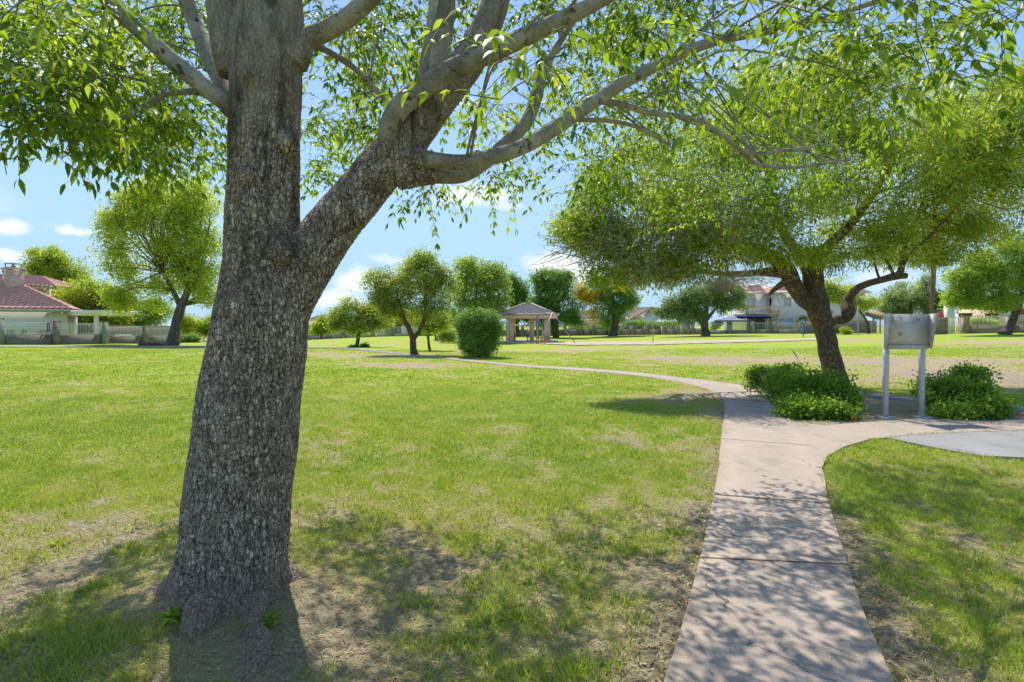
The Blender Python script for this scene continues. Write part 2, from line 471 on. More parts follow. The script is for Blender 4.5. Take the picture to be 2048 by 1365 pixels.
# ------------------------------------------------------------------ main trunk bark: plates below, pale smooth wood above
m, nt, bs = new('ash bark')
t = nd(nt, 'ShaderNodeTexCoord'); ob = t.outputs['Object']; z = nd(nt, 'ShaderNodeSeparateXYZ', {0: ob}).outputs[2]
co = nd(nt, 'ShaderNodeMapping', {'Vector': ob, 'Scale': (1, 1, 0.58)}).outputs[0]
w = nd(nt, 'ShaderNodeTexNoise', {'Vector': co, 'Scale': 14.0, 'Detail': 4.0})
cv = nd(nt, 'ShaderNodeVectorMath', {0: co, 1: nd(nt, 'ShaderNodeVectorMath', {0: w.outputs['Color'], 1: (0.05, 0.05, 0.05)}, operation='MULTIPLY').outputs[0]}, operation='ADD').outputs[0]
SC = 47.0
e = nd(nt, 'ShaderNodeTexVoronoi', {'Vector': cv, 'Scale': SC, 'Randomness': 1.0}, feature='DISTANCE_TO_EDGE').outputs['Distance']
vo = nd(nt, 'ShaderNodeTexVoronoi', {'Vector': cv, 'Scale': SC})
cellr = nd(nt, 'ShaderNodeSeparateColor', {0: vo.outputs['Color']})
co2 = nd(nt, 'ShaderNodeMapping', {'Vector': ob, 'Scale': (1, 1, 0.15)}).outputs[0]
w2 = nd(nt, 'ShaderNodeTexNoise', {'Vector': co2, 'Scale': 9.0, 'Detail': 4.0})
cv2 = nd(nt, 'ShaderNodeVectorMath', {0: co2, 1: nd(nt, 'ShaderNodeVectorMath', {0: w2.outputs['Color'], 1: (0.09, 0.09, 0.09)}, operation='MULTIPLY').outputs[0]}, operation='ADD').outputs[0]
e2 = nd(nt, 'ShaderNodeTexVoronoi', {'Vector': cv2, 'Scale': 34.0}, feature='DISTANCE_TO_EDGE').outputs['Distance']
big = noise(nt, ob, 2.6, 5, 0.6); mid = noise(nt, co, 11, 5, 0.65); fine = noise(nt, co, 95, 4, 0.7)
zz = math_(nt, 'ADD', z, math_(nt, 'MULTIPLY', math_(nt, 'SUBTRACT', big, 0.5), 1.1))
upm = nd(nt, 'ShaderNodeMapRange', {'Value': zz, 'From Min': 2.55, 'From Max': 3.0}).outputs[0]     # plates -> long cracks
pale = nd(nt, 'ShaderNodeMapRange', {'Value': zz, 'From Min': 3.25, 'From Max': 4.0}).outputs[0]    # -> smooth pale wood
lift = nd(nt, 'ShaderNodeMapRange', {'Value': e, 'From Min': 0.0, 'From Max': 0.14}).outputs[0]
lift2 = nd(nt, 'ShaderNodeMapRange', {'Value': e2, 'From Min': 0.0, 'From Max': 0.10}).outputs[0]
rnd = cellr.outputs[0]
smooth_strip = nd(nt, 'ShaderNodeMapRange', {'Value': mid, 'From Min': 0.62, 'From Max': 0.72, 'To Max': 0.7}).outputs[0]
platec = ramp(nt, math_(nt, 'ADD', math_(nt, 'MULTIPLY', rnd, 0.65), math_(nt, 'MULTIPLY', fine, 0.45)),
              [(0.12, (0.27, 0.213, 0.165)), (0.40, (0.40, 0.32, 0.255)), (0.68, (0.52, 0.43, 0.35)), (0.90, (0.75, 0.655, 0.54))])
c = mixc(nt, math_(nt, 'MULTIPLY', math_(nt, 'SUBTRACT', 1.0, lift), 0.8), platec, (0.045, 0.036, 0.03))
crackc = ramp(nt, math_(nt, 'ADD', math_(nt, 'MULTIPLY', mid, 0.8), math_(nt, 'MULTIPLY', fine, 0.3)), [(0.35, (0.15, 0.118, 0.088)), (0.55, (0.33, 0.27, 0.205)), (0.75, (0.54, 0.46, 0.36))])
crackc = mixc(nt, math_(nt, 'MULTIPLY', math_(nt, 'SUBTRACT', 1.0, lift2), 0.35), crackc, (0.04, 0.032, 0.025))
crackc = mixc(nt, math_(nt, 'MULTIPLY', math_(nt, 'SUBTRACT', 1.0, lift), 0.5), crackc, (0.05, 0.04, 0.03))
furrow = nd(nt, 'ShaderNodeMapRange', {'Value': e2, 'From Min': 0.05, 'From Max': 0.0, 'To Max': 0.75}).outputs[0]
c = mixc(nt, furrow, c, (0.03, 0.025, 0.02))
c = mixc(nt, smooth_strip, c, (0.16, 0.125, 0.10))
c = mixc(nt, upm, c, crackc)
palec = ramp(nt, math_(nt, 'ADD', math_(nt, 'MULTIPLY', noise(nt, co2, 6, 5, 0.65), 0.8), math_(nt, 'MULTIPLY', fine, 0.25)), [(0.38, (0.13, 0.115, 0.095)), (0.55, (0.30, 0.275, 0.23)), (0.75, (0.44, 0.41, 0.36))])
palec = mixc(nt, nd(nt, 'ShaderNodeMapRange', {'Value': e2, 'From Min': 0.03, 'From Max': 0.0, 'To Max': 0.8}).outputs[0], palec, (0.05, 0.04, 0.03))
c = mixc(nt, pale, c, palec)
streak = noise(nt, nd(nt, 'ShaderNodeMapping', {'Vector': ob, 'Scale': (1, 1, 0.16)}).outputs[0], 7.0, 4, 0.6)
c = mixc(nt, math_(nt, 'MULTIPLY', nd(nt, 'ShaderNodeMapRange', {'Value': streak, 'From Min': 0.52, 'From Max': 0.66}).outputs[0], nd(nt, 'ShaderNodeMapRange', {'Value': zz, 'From Min': 1.5, 'From Max': 2.8, 'To Min': 0.1, 'To Max': 0.8}).outputs[0]), c, (0.035, 0.028, 0.022))
c = mixc(nt, nd(nt, 'ShaderNodeMapRange', {'Value': streak, 'From Min': 0.46, 'From Max': 0.34, 'To Max': 0.35}).outputs[0], c, (0.38, 0.31, 0.25))
stain = nd(nt, 'ShaderNodeMapRange', {'Value': big, 'From Min': 0.54, 'From Max': 0.68, 'To Max': 0.5}).outputs[0]
c = mixc(nt, stain, c, (0.075, 0.06, 0.048))
dirt = nd(nt, 'ShaderNodeMapRange', {'Value': math_(nt, 'SUBTRACT', z, math_(nt, 'MULTIPLY', mid, 0.35)), 'From Min': 0.10, 'From Max': -0.10, 'To Max': 0.85}).outputs[0]
c = mixc(nt, dirt, c, (0.30, 0.225, 0.16))
nt.links.new(c, bs.inputs['Base Color']); bs.inputs['Roughness'].default_value = 0.92; bs.inputs['Specular IOR Level'].default_value = 0.12
hp = math_(nt, 'ADD', math_(nt, 'MULTIPLY', lift, 0.006), math_(nt, 'ADD', math_(nt, 'MULTIPLY', lift2, 0.008), math_(nt, 'MULTIPLY', rnd, 0.003)))
hc = math_(nt, 'ADD', math_(nt, 'MULTIPLY', lift2, 0.003), math_(nt, 'MULTIPLY', lift, 0.004))
hm = nd(nt, 'ShaderNodeMix', {0: upm, 2: hp, 3: hc}).outputs[0]
hm = math_(nt, 'MULTIPLY', hm, math_(nt, 'SUBTRACT', 1.0, math_(nt, 'MULTIPLY', pale, 0.8)))
hm = math_(nt, 'ADD', hm, math_(nt, 'ADD', math_(nt, 'MULTIPLY', fine, 0.004), math_(nt, 'MULTIPLY', mid, 0.012)))
dsp = nd(nt, 'ShaderNodeDisplacement', {'Height': hm, 'Midlevel': 0.012, 'Scale': 1.0})
nt.links.new(dsp.outputs[0], nt.nodes['Material Output'].inputs['Displacement'])
m.displacement_method = 'BOTH'
M['bark_ash'] = m

# pale limbs with dark knots and rings
m, nt, bs = new('pale limb bark')
ob = objco(nt); n1 = noise(nt, ob, 5, 5, 0.65); n2 = noise(nt, ob, 60, 4, 0.7); n3 = noise(nt, ob, 16, 3, 0.5)
c = ramp(nt, math_(nt, 'ADD', math_(nt, 'MULTIPLY', n1, 0.75), math_(nt, 'MULTIPLY', n2, 0.28)), [(0.36, (0.13, 0.112, 0.086)), (0.5, (0.28, 0.25, 0.195)), (0.68, (0.45, 0.41, 0.33))])
c = mixc(nt, nd(nt, 'ShaderNodeMapRange', {'Value': n3, 'From Min': 0.62, 'From Max': 0.68, 'To Max': 0.85}).outputs[0], c, (0.05, 0.04, 0.032))
al = nd(nt, 'ShaderNodeAttribute', attribute_name='along').outputs['Fac']
alm = nd(nt, 'ShaderNodeMapRange', {'Value': math_(nt, 'ADD', al, math_(nt, 'MULTIPLY', math_(nt, 'SUBTRACT', n1, .5), .5)), 'From Min': 0.34, 'From Max': 0.08, 'To Max': 0.9}).outputs[0]
c = mixc(nt, alm, c, ramp(nt, n2, [(0.35, (0.10, 0.078, 0.06)), (0.55, (0.24, 0.195, 0.15)), (0.72, (0.42, 0.35, 0.28))]))
n4 = noise(nt, objco(nt, (1, 1, 1)), 28, 4, 0.6)
c = mixc(nt, nd(nt, 'ShaderNodeMapRange', {'Value': n4, 'From Min': 0.55, 'From Max': 0.7, 'To Max': 0.4}).outputs[0], c, (0.10, 0.095, 0.07))
nt.links.new(c, bs.inputs['Base Color']); bs.inputs['Roughness'].default_value = 0.85; bs.inputs['Specular IOR Level'].default_value = 0.2
bump(nt, bs, math_(nt, 'ADD', n3, math_(nt, 'MULTIPLY', n2, 0.5)), 0.006)
M['limb_pale'] = m

# ------------------------------------------------------------------ camera, sun, sky
cam = bpy.data.cameras.new('Camera'); co_ = bpy.data.objects.new('Camera', cam); COL.objects.link(co_)
cam.sensor_width = 36; cam.lens = 36 * F / 2048; cam.clip_end = 3000; cam.clip_start = 0.05
cam.shift_y = -(1365 / 2 - HY) / 2048
co_.location = (0, 0, H); co_.rotation_euler = (math.radians(90), 0, 0)
S.camera = co_

AZ, EL = math.radians(-20), math.radians(60)       # sun: behind the trees, to the left
sd = Vector((math.sin(AZ) * math.cos(EL), math.cos(AZ) * math.cos(EL), math.sin(EL)))
sun = bpy.data.lights.new('Sun', 'SUN'); sun.energy = 2.9; sun.angle = math.radians(0.55); sun.color = (1.0, 0.95, 0.86)
so = bpy.data.objects.new('Sun', sun); COL.objects.link(so); so.rotation_euler = (-sd).to_track_quat('-Z', 'Y').to_euler()

wd = bpy.data.worlds.new('World'); S.world = wd; wd.use_nodes = True
nt = wd.node_tree; bg = nt.nodes['Background']
sky = nd(nt, 'ShaderNodeTexSky', sky_type='NISHITA', sun_disc=False, sun_elevation=EL, sun_rotation=AZ, air_density=1.0, dust_density=0.15, ozone_density=2.0, altitude=350)
tc = nd(nt, 'ShaderNodeTexCoord').outputs['Generated']
wn = nd(nt, 'ShaderNodeTexNoise', {'Vector': tc, 'Scale': 9.0, 'Detail': 7.0, 'Roughness': 0.6})
wv = nd(nt, 'ShaderNodeVectorMath', {0: nd(nt, 'ShaderNodeVectorMath', {0: wn.outputs['Color'], 1: (0.5, 0.5, 0.5)}, operation='SUBTRACT').outputs[0], 1: (0.10, 0.10, 0.07)}, operation='MULTIPLY').outputs[0]
dirn = nd(nt, 'ShaderNodeVectorMath', {0: tc, 1: wv}, operation='ADD').outputs[0]
cl = None
for px, py, sx, sy, st in ((955, 385, 75, 26, 1.0), (1112, 527, 62, 26, 1.25), (1180, 545, 60, 25, 0.9), (705, 562, 46, 26, 1.15), (670, 595, 50, 22, 1.0), (25, 452, 42, 17, 0.9), (150, 455, 40, 9, 0.75),
                       (10, 512, 50, 16, 0.9), (930, 213, 40, 9, 0.5), (80, 90, 190, 70, 0.95), (1010, 408, 40, 10, 0.6), (780, 520, 45, 7, 0.5),
                       (1500, 580, 120, 18, 0.7), (1780, 560, 60, 25, 0.5), (-400, 350, 300, 60, 0.9), (2600, 300, 250, 80, 0.9), (350, 660, 200, 14, 0.6)):
    d0 = Vector(((px - 1024) / F, 1, -(py - HY) / F)); L_ = d0.length; d0.normalize()
    df = nd(nt, 'ShaderNodeVectorMath', {0: dirn, 1: tuple(d0)}, operation='SUBTRACT').outputs[0]
    df = nd(nt, 'ShaderNodeVectorMath', {0: df, 1: (F * L_ / sx, F * L_ / sx, F * L_ / sy)}, operation='MULTIPLY').outputs[0]
    ln = nd(nt, 'ShaderNodeVectorMath', {0: df}, operation='LENGTH').outputs['Value']
    v = nd(nt, 'ShaderNodeMapRange', {'Value': ln, 'From Min': 1.35, 'From Max': 0.35, 'To Max': st}, interpolation_type='SMOOTHSTEP').outputs[0]
    cl = v if cl is None else math_(nt, 'MAXIMUM', cl, v)
wn2 = nd(nt, 'ShaderNodeTexNoise', {'Vector': tc, 'Scale': 26.0, 'Detail': 6.0, 'Roughness': 0.6}).outputs['Fac']
cl = math_(nt, 'MULTIPLY', cl, nd(nt, 'ShaderNodeMapRange', {'Value': wn2, 'From Min': 0.3, 'From Max': 0.55, 'To Min': 0.55}).outputs[0], clamp=True)
SKYK = 0.15
hs = nd(nt, 'ShaderNodeHueSaturation', {'Color': sky.outputs[0], 'Saturation': 1.0, 'Value': 1.0})
lum = nd(nt, 'ShaderNodeRGBToBW', {0: hs.outputs[0]}).outputs[0]
cmp_ = math_(nt, 'DIVIDE', 0.90, math_(nt, 'ADD', 1.0, math_(nt, 'MULTIPLY', lum, 0.13)))
hz = nd(nt, 'ShaderNodeVectorMath', {0: hs.outputs[0], 3: cmp_}, operation='SCALE').outputs[0]
el_ = nd(nt, 'ShaderNodeSeparateXYZ', {0: tc}).outputs[2]
hz = mixc(nt, nd(nt, 'ShaderNodeMapRange', {'Value': el_, 'From Min': 0.42, 'From Max': 0.0, 'To Max': 0.9}, interpolation_type='SMOOTHSTEP').outputs[0], hz, (1.55, 2.42, 3.25))
cc = mixc(nt, cl, hz, (3.7, 3.75, 3.85))
nt.links.new(cc, bg.inputs['Color']); bg.inputs['Strength'].default_value = SKYK

S.view_settings.view_transform = 'Standard'; S.view_settings.look = 'None'
S.view_settings.exposure = 1.0; S.view_settings.gamma = 1.0
S.cycles.max_bounces = 7; S.cycles.diffuse_bounces = 4; S.cycles.transmission_bounces = 5; S.cycles.glossy_bounces = 2
S.cycles.caustics_reflective = False; S.cycles.caustics_refractive = False

# ------------------------------------------------------------------ paths (plan outlines come from the ground they stand on)
def gpts(l):
    return np.array([G(*q) for q in l])


PL = [(1285, 1500), (1330, 1365), (1372, 1230), (1405, 1100), (1430, 982), (1440, 920), (1447, 850), (1449, 815), (1440, 793), (1410, 778), (1350, 764), (1280, 753.5), (1200, 745.5), (1120, 739.5), (1040, 733.6), (960, 726), (900, 719.5), (840, 713)]
PR = [(1835, 1500), (1785, 1365), (1727, 1230), (1690, 1115), (1655, 1000), (1643, 940), (1600, 860), (1560, 826), (1530, 797), (1478, 771), (1370, 757), (1290, 747.6), (1200, 740), (1120, 734.6), (1040, 729.4), (960, 722.2), (900, 716.3), (840, 710.6)]
pl, pr_ = gpts(PL), gpts(PR)
pl = resample(pl, 6); pr_ = resample(pr_, 6)
JUNC = gpts([(1643, 940), (1655, 915), (1690, 895), (1740, 881), (1775, 877.5), (1830, 871), (1940, 866.5), (2048, 863), (2300, 858), (2300, 815), (2048, 822), (2028, 838), (1990, 846), (1847, 839), (1737, 846), (1650, 853), (1582, 847), (1550, 818), (1490, 818), (1445, 850), (1437, 930)])
PALE = gpts([(1775, 879.5), (1830, 872.5), (1940, 868), (2048, 864.5), (2300, 859.5), (2600, 890), (2400, 925), (2048, 919), (1960, 915.5), (1880, 901)])
BACKP = (gpts([(2300, 812), (2048, 824), (1990, 817), (1930, 811), (1838, 805), (1775, 798.5), (1722, 793.5), (1640, 786), (1560, 780), (1500, 776)]),
         gpts([(2300, 806), (2048, 815), (1990, 809), (1930, 803), (1838, 797), (1775, 791.5), (1722, 787), (1640, 780), (1560, 775), (1500, 771)]))
BED = gpts([(1582, 847), (1650, 853), (1737, 846), (1847, 839), (1990, 846), (2028, 838), (2048, 824), (1990, 817), (1930, 811), (1838, 805), (1722, 793.5), (1640, 786), (1560, 780), (1515, 776), (1535, 800)])
FARP = (gpts([(840, 713), (790, 708.5), (740, 703.5), (700, 699), (640, 697), (560, 697), (460, 697), (380, 696.5), (250, 696), (120, 695.6), (0, 695.6), (-300, 697)]),
        gpts([(840, 710.6), (790, 706), (740, 701), (700, 696.8), (640, 695), (560, 695), (460, 695), (380, 694.6), (250, 694.2), (120, 693.9), (0, 693.9), (-300, 695)]))
SAND = gpts([(1010, 689), (1150, 691.5), (1306, 690.5), (1420, 687), (1640, 681), (1640, 677), (1500, 679), (1420, 681), (1306, 683.5), (1150, 684.5), (1040, 685)])
WALK_POLYS = [np.r_[pl, pr_[::-1]], JUNC, PALE, np.r_[BACKP[0], BACKP[1][::-1]], np.r_[FARP[0], FARP[1][::-1]], SAND]


def strip(name, L, Rr, mat, dz, cross=4, gaps=()):
    """a slab between two edge lines, draped on the ground, with skirts; gaps = arc positions of expansion joints"""
    mb = MB()
    n = len(L); cut = [0] + [g for g in gaps] + [n - 1]
    for a, b in zip(cut[:-1], cut[1:]):
        idx = np.linspace(a, b, max(2, int(round((b - a) * 2)) + 1))
        idx[0] += 0.0 if a == 0 else 0.06; idx[-1] -= 0.0 if b == n - 1 else 0.06
        i0 = np.clip(np.floor(idx).astype(int), 0, n - 2); f = (idx - i0)[:, None]
        l = L[i0] * (1 - f) + L[i0 + 1] * f; r = Rr[i0] * (1 - f) + Rr[i0 + 1] * f
        t = np.linspace(0, 1, cross + 1)
        g = l[:, None] * (1 - t[None, :, None]) + r[:, None] * t[None, :, None]
        k = g.shape[0]; g = g.reshape(-1, 3); g[:, 2] = ground(g[:, 0], g[:, 1]) + dz
        c1 = cross + 1
        i = np.arange(k - 1)[:, None] * c1; j = np.arange(cross)
        Fq = np.stack([i + j, i + j + 1, i + c1 + j + 1, i + c1 + j], -1).reshape(-1, 4)
        lo = g.copy(); lo[:, 2] -= 0.12
        o = len(g)
        side = []
        for jj in (0, cross):
            a_ = np.arange(k - 1) * c1 + jj; side.append(np.c_[a_, a_ + c1, o + a_ + c1, o + a_])
        for ii in (0, k - 1):
            a_ = ii * c1 + np.arange(cross); side.append(np.c_[a_, a_ + 1, o + a_ + 1, o + a_])
        mb.add(np.r_[g, lo], [np.concatenate([Fq] + side)])
    o = mb.build(name, mat); o['kind'] = 'structure'
    return o


def sheet(name, poly, mat, dz, th=0.12):
    """flat area: triangulated outline at ground height + dz with a skirt (laid where the ground is level)"""
    p = np.array(poly)
    p = np.concatenate([p[i] + (p[(i + 1) % len(p)] - p[i]) * np.linspace(0, 1, 6, endpoint=False)[:, None] for i in range(len(p))])
    n = len(p)
    a = 0.5 * np.sum(p[:, 0] * np.roll(p[:, 1], -1) - np.roll(p[:, 0], -1) * p[:, 1])
    if a < 0: p = p[::-1]
    q = np.stack(np.meshgrid(np.arange(p[:, 0].min(), p[:, 0].max(), 0.3), np.arange(p[:, 1].min(), p[:, 1].max(), 0.3)), -1).reshape(-1, 2)
    q = q[inside(p, q[:, 0], q[:, 1])]
    al = np.r_[p[:, :2], q]
    r = delaunay_2d_cdt([Vector(v) for v in al], [(i, (i + 1) % n) for i in range(n)], [], 1, 1e-5)
    v = np.array([tuple(c) for c in r[0]]); f = np.array([list(t) for t in r[2]])
    z = ground(v[:, 0], v[:, 1]) + dz
    V = np.c_[v, z]; b = np.c_[p[:, :2], ground(p[:, 0], p[:, 1]) + dz]; lo = b.copy(); lo[:, 2] -= th
    i = np.arange(n); k0 = len(V)
    o = build(name, np.r_[V, b, lo], [f, np.c_[i, k0 * 0 + (i + 1) % n, n + (i + 1) % n, n + i] + k0], mat)
    o['kind'] = 'structure'
    return o


strip('footpath', pl, pr_, M['path'], 0.022, 4, gaps=(17.0, 23.2, 33, 46))
sheet('path_junction', JUNC, M['path'], 0.018)
sheet('pale_walkway', PALE, M['path_pale'], 0.026)
strip('rear_walkway', resample(BACKP[0], 4), resample(BACKP[1], 4), M['path_pale'], 0.03, 2)
strip('far_footpath', resample(FARP[0], 4), resample(FARP[1], 4), M['path_pale'], 0.03, 2)
m_sand = plain('play sand', (0.44, 0.355, 0.265), 0.95, var=0.12, scale=1.5, bmp=0.01)


# ------------------------------------------------------------------ lawn condition: 1 lush green .. 0 bare soil
BL = []
for px, py, rm, d in ((150, 1080, 0.9, -.2), (300, 1040, 0.7, -.2), (40, 1150, 0.6, -.15), (80, 1260, .7, .25), (460, 1290, 0.4, -.3), (640, 1250, 0.5, -.3), (680, 1330, 0.5, -.25), (900, 1200, 0.5, -.15), (1150, 1280, 0.5, -.15), (800, 1290, .4, .2), (1010, 1180, .4, .2),
                      (760, 1130, 0.5, -.2), (1395, 900, 0.5, -.8), (1428, 835, 0.6, -1.0), (1415, 790, .9, -.8), (1400, 1020, 0.35, -.5), (1350, 1180, 0.3, -.4), (1330, 800, 1.2, -.3), (1380, 790, .7, -.4), (1260, 885, 0.6, -.35), (700, 905, .6, -.3), (630, 885, 0.5, -.25), (780, 905, .4, -.3),
                      (650, 812, .6, -.3), (1250, 770, 1.2, -.15), (950, 950, 0.8, .18), (1110, 830, 1.4, .3), (850, 800, 2.5, .3), (200, 850, 2.2, .3), (120, 960, 0.9, .15), (700, 960, 0.4, .2),
                      (1700, 1180, 0.45, -.5), (1750, 1280, 0.4, -.5), (1690, 1080, 0.3, -.3), (1850, 1150, 0.8, .2), (1900, 1260, 0.6, .25), (1800, 950, 1.2, .2), (1820, 1010, .3, -.35), (1960, 980, .5, -.3),
                      (850, 731, 4.0, -.85), (770, 733, 2.5, -.4), (640, 711, 7, -.5), (740, 712, 6, -.5), (1080, 703, 6, -.75), (1220, 700, 5, -.65), (1310, 718, 1.6, -.95), (1340, 716, 2.5, -.5), (1380, 725, 3, -.3),
                      (1950, 748, 4.8, -.9), (1820, 748, 4.5, -.75), (2050, 765, 4.5, -1.1), (1740, 725, 6, -.8), (1560, 722, 7, -.6), (1420, 716, 6, -.5), (2000, 722, 7, -.8), (1900, 690, 9, -.35), (1720, 682, 9, -.3), (2020, 685, 9, -.5), (1650, 679, 6, -.5), (1000, 690, 4, -.5), (940, 706, 3.0, -.4), (960, 700, 2.0, -.3),
                      (870, 690, 5, -.35), (700, 690, 5, -.25), (690, 684, 6, -.3), (1800, 808, 1.0, .1), (300, 705, 8, .25), (100, 720, 8, .15), (1000, 760, 5, .15)):
    g = G(px, py); BL.append((g[0], g[1], rm, d))


def lush(x, y):
    v = 0.60 + 0.75 * (fbm(x * 0.55, y * 0.4, 3, 4) - 0.5) + 1.15 * (fbm(x * 2.3, y * 2.0, 9, 3) - 0.5) + 0.5 * (fbm(x * 7, y * 6, 19, 2) - 0.5)
    for bx, by, r, d in BL:
        if by > 14: d = d * .62; r = r * .7
        else: d = d * .8
        ry = r * (1.0 if by < 14 else .8)
        v = v + d * np.exp(-(((x - bx) / r) ** 2 + ((y - by) / ry) ** 2))
    for i in (0,):
        # the worn verge along the footpath
        dm = np.full(len(x), 9.0)
        for q in np.r_[pl[6:60:2], pr_[:30:2]]:
            dm = np.minimum(dm, (x - q[0]) ** 2 + (y - q[1]) ** 2)
        v = v - 0.5 * np.exp(-dm / 0.045)
    v = v - 0.27 * np.exp(-((y - 3.5) / 1.8) ** 2)
    # dry thatch near the shade tree
    v = v - 0.22 * np.exp(-(((x + 0.6) / 3.2) ** 2 + ((y - 3.3) / 1.3) ** 2))
    return np.clip(0.16 + 0.84 * v, 0, 1)


def axis(segs):
    out = [segs[0][0]]
    for a, b, st in segs:
        out += list(np.linspace(a, b, max(2, int(round((b - a) / st)) + 1))[1:])
    return np.array(out)


gx = axis([(-420, -120, 30), (-120, -40, 4), (-40, -12, 0.7), (-12, 12, 0.11), (12, 40, 0.7), (40, 120, 4), (120, 420, 30)])
gy = axis([(-60, -8, 6), (-8, 1.5, 0.5), (1.5, 13, 0.085), (13, 34, 0.3), (34, 100, 0.8), (100, 160, 5), (160, 900, 60)])
X, Y = np.meshgrid(gx, gy); xf, yf = X.ravel(), Y.ravel()
zf = ground(xf, yf)
lu = np.zeros(len(xf))
for i in range(0, len(xf), 100000):
    lu[i:i + 100000] = lush(xf[i:i + 100000], yf[i:i + 100000])
near = (np.abs(xf) < 12) & (yf > 1) & (yf < 13)
zf = zf + np.where(near, (fbm(xf * 3, yf * 3, 21, 3) - 0.5) * 0.03, 0)
# soil drops slightly under the slabs, rises round the tree roots
for pol in WALK_POLYS:
    zf = zf - np.where(inside(pol, xf, yf), 0.03, 0)
inbed = inside(BED, xf, yf)
lu = np.where(inbed, lu * 0.12, lu)
TB = P(462, 1150, 3.6)
zf = zf + 0.09 * np.exp(-((xf - TB[0]) ** 2 + (yf - TB[1]) ** 2) / 0.5)
nx, ny = len(gx), len(gy)
i = np.arange(ny - 1)[:, None] * nx; j = np.arange(nx - 1)
Fg = np.stack([i + j, i + j + 1, i + nx + j + 1, i + nx + j], -1).reshape(-1, 4)

m, nt, bs = new('lawn and soil')
at = nd(nt, 'ShaderNodeAttribute', attribute_name='lush').outputs['Fac']
ob = objco(nt); n1 = noise(nt, ob, 24, 5, 0.7); n2 = noise(nt, ob, 90, 3, 0.7); n3 = noise(nt, ob, 5, 4, 0.6); n4 = noise(nt, ob, 0.12, 4, 0.55)
far = nd(nt, 'ShaderNodeMapRange', {'Value': nd(nt, 'ShaderNodeSeparateXYZ', {0: nd(nt, 'ShaderNodeTexCoord').outputs['Object']}).outputs[1], 'From Min': 7.0, 'From Max': 20.0}).outputs[0]
soil = ramp(nt, math_(nt, 'ADD', math_(nt, 'MULTIPLY', n1, 0.6), math_(nt, 'MULTIPLY', n2, 0.45)), [(0.3, (0.20, 0.15, 0.115)), (0.52, (0.38, 0.295, 0.23)), (0.75, (0.56, 0.47, 0.37))])
grs = ramp(nt, math_(nt, 'ADD', math_(nt, 'MULTIPLY', n1, 0.55), math_(nt, 'MULTIPLY', n2, 0.5)), [(0.28, (0.18, 0.22, 0.022)), (0.52, (0.35, 0.41, 0.04)), (0.8, (0.54, 0.54, 0.12))])
grs = mixc(nt, nd(nt, 'ShaderNodeMapRange', {'Value': n4, 'From Min': 0.4, 'From Max': 0.65, 'To Max': 0.6}).outputs[0], grs, mixc(nt, 1.0, grs, (0.72, 1.08, 0.8), 'MULTIPLY'))
dry = ramp(nt, math_(nt, 'ADD', math_(nt, 'MULTIPLY', n1, 0.55), math_(nt, 'MULTIPLY', n2, 0.5)), [(0.3, (0.24, 0.18, 0.10)), (0.52, (0.42, 0.34, 0.18)), (0.8, (0.58, 0.50, 0.32))])
lv = math_(nt, 'ADD', at, math_(nt, 'MULTIPLY', math_(nt, 'SUBTRACT', n3, 0.5), 0.35))
c = mixc(nt, nd(nt, 'ShaderNodeMapRange', {'Value': lv, 'From Min': 0.0, 'From Max': 0.2}).outputs[0], soil, dry)
g_in = nd(nt, 'ShaderNodeMapRange', {'Value': lv, 'From Min': 0.28, 'From Max': 0.62}).outputs[0]
c = mixc(nt, g_in, c, grs)
c = mixc(nt, math_(nt, 'MULTIPLY', math_(nt, 'SUBTRACT', 1.0, far), 0.55), c, mixc(nt, 0.35, soil, grs))
nt.links.new(c, bs.inputs['Base Color']); bs.inputs['Roughness'].default_value = 0.95; bs.inputs['Specular IOR Level'].default_value = 0.1
bump(nt, bs, math_(nt, 'ADD', n1, math_(nt, 'MULTIPLY', n2, 0.6)), 0.035)
gr = build('ground', np.c_[xf, yf, zf], [Fg], m, None, True, {'lush': lu})
gr['kind'] = 'structure'
# play sand area follows the terrain
sx = np.linspace(SAND[:, 0].min(), SAND[:, 0].max(), 60); sy = np.linspace(SAND[:, 1].min(), SAND[:, 1].max(), 40)
A, B = np.meshgrid(sx, sy); A = A.ravel(); B = B.ravel()
i = np.arange(39)[:, None] * 60; j = np.arange(59)
Fs = np.stack([i + j, i + j + 1, i + 61 + j, i + 60 + j], -1).reshape(-1, 4)
cx = A[Fs].mean(1); cy = B[Fs].mean(1)
Fs = Fs[inside(SAND, cx, cy)]
o = build('play_sand', np.c_[A, B, ground(A, B) + 0.035], [Fs], m_sand, None, True); o['kind'] = 'structure'

# ------------------------------------------------------------------ grass, thatch, litter
def scatter(n, y0, y1, pw=1.0, margin=1.06):
    """points in the camera's ground wedge, thinning with distance"""
    u = R.random(n); y = (y0 ** pw + u * (y1 ** pw - y0 ** pw)) ** (1 / pw)
    x = (R.random(n) * 2 - 1) * (0.92 * y * margin + 0.35)
    return x, y


def clear(x, y):
    k = np.ones(len(x), bool)
    for pol in WALK_POLYS[:5]:
        k &= ~inside(pol, x, y)
    return k


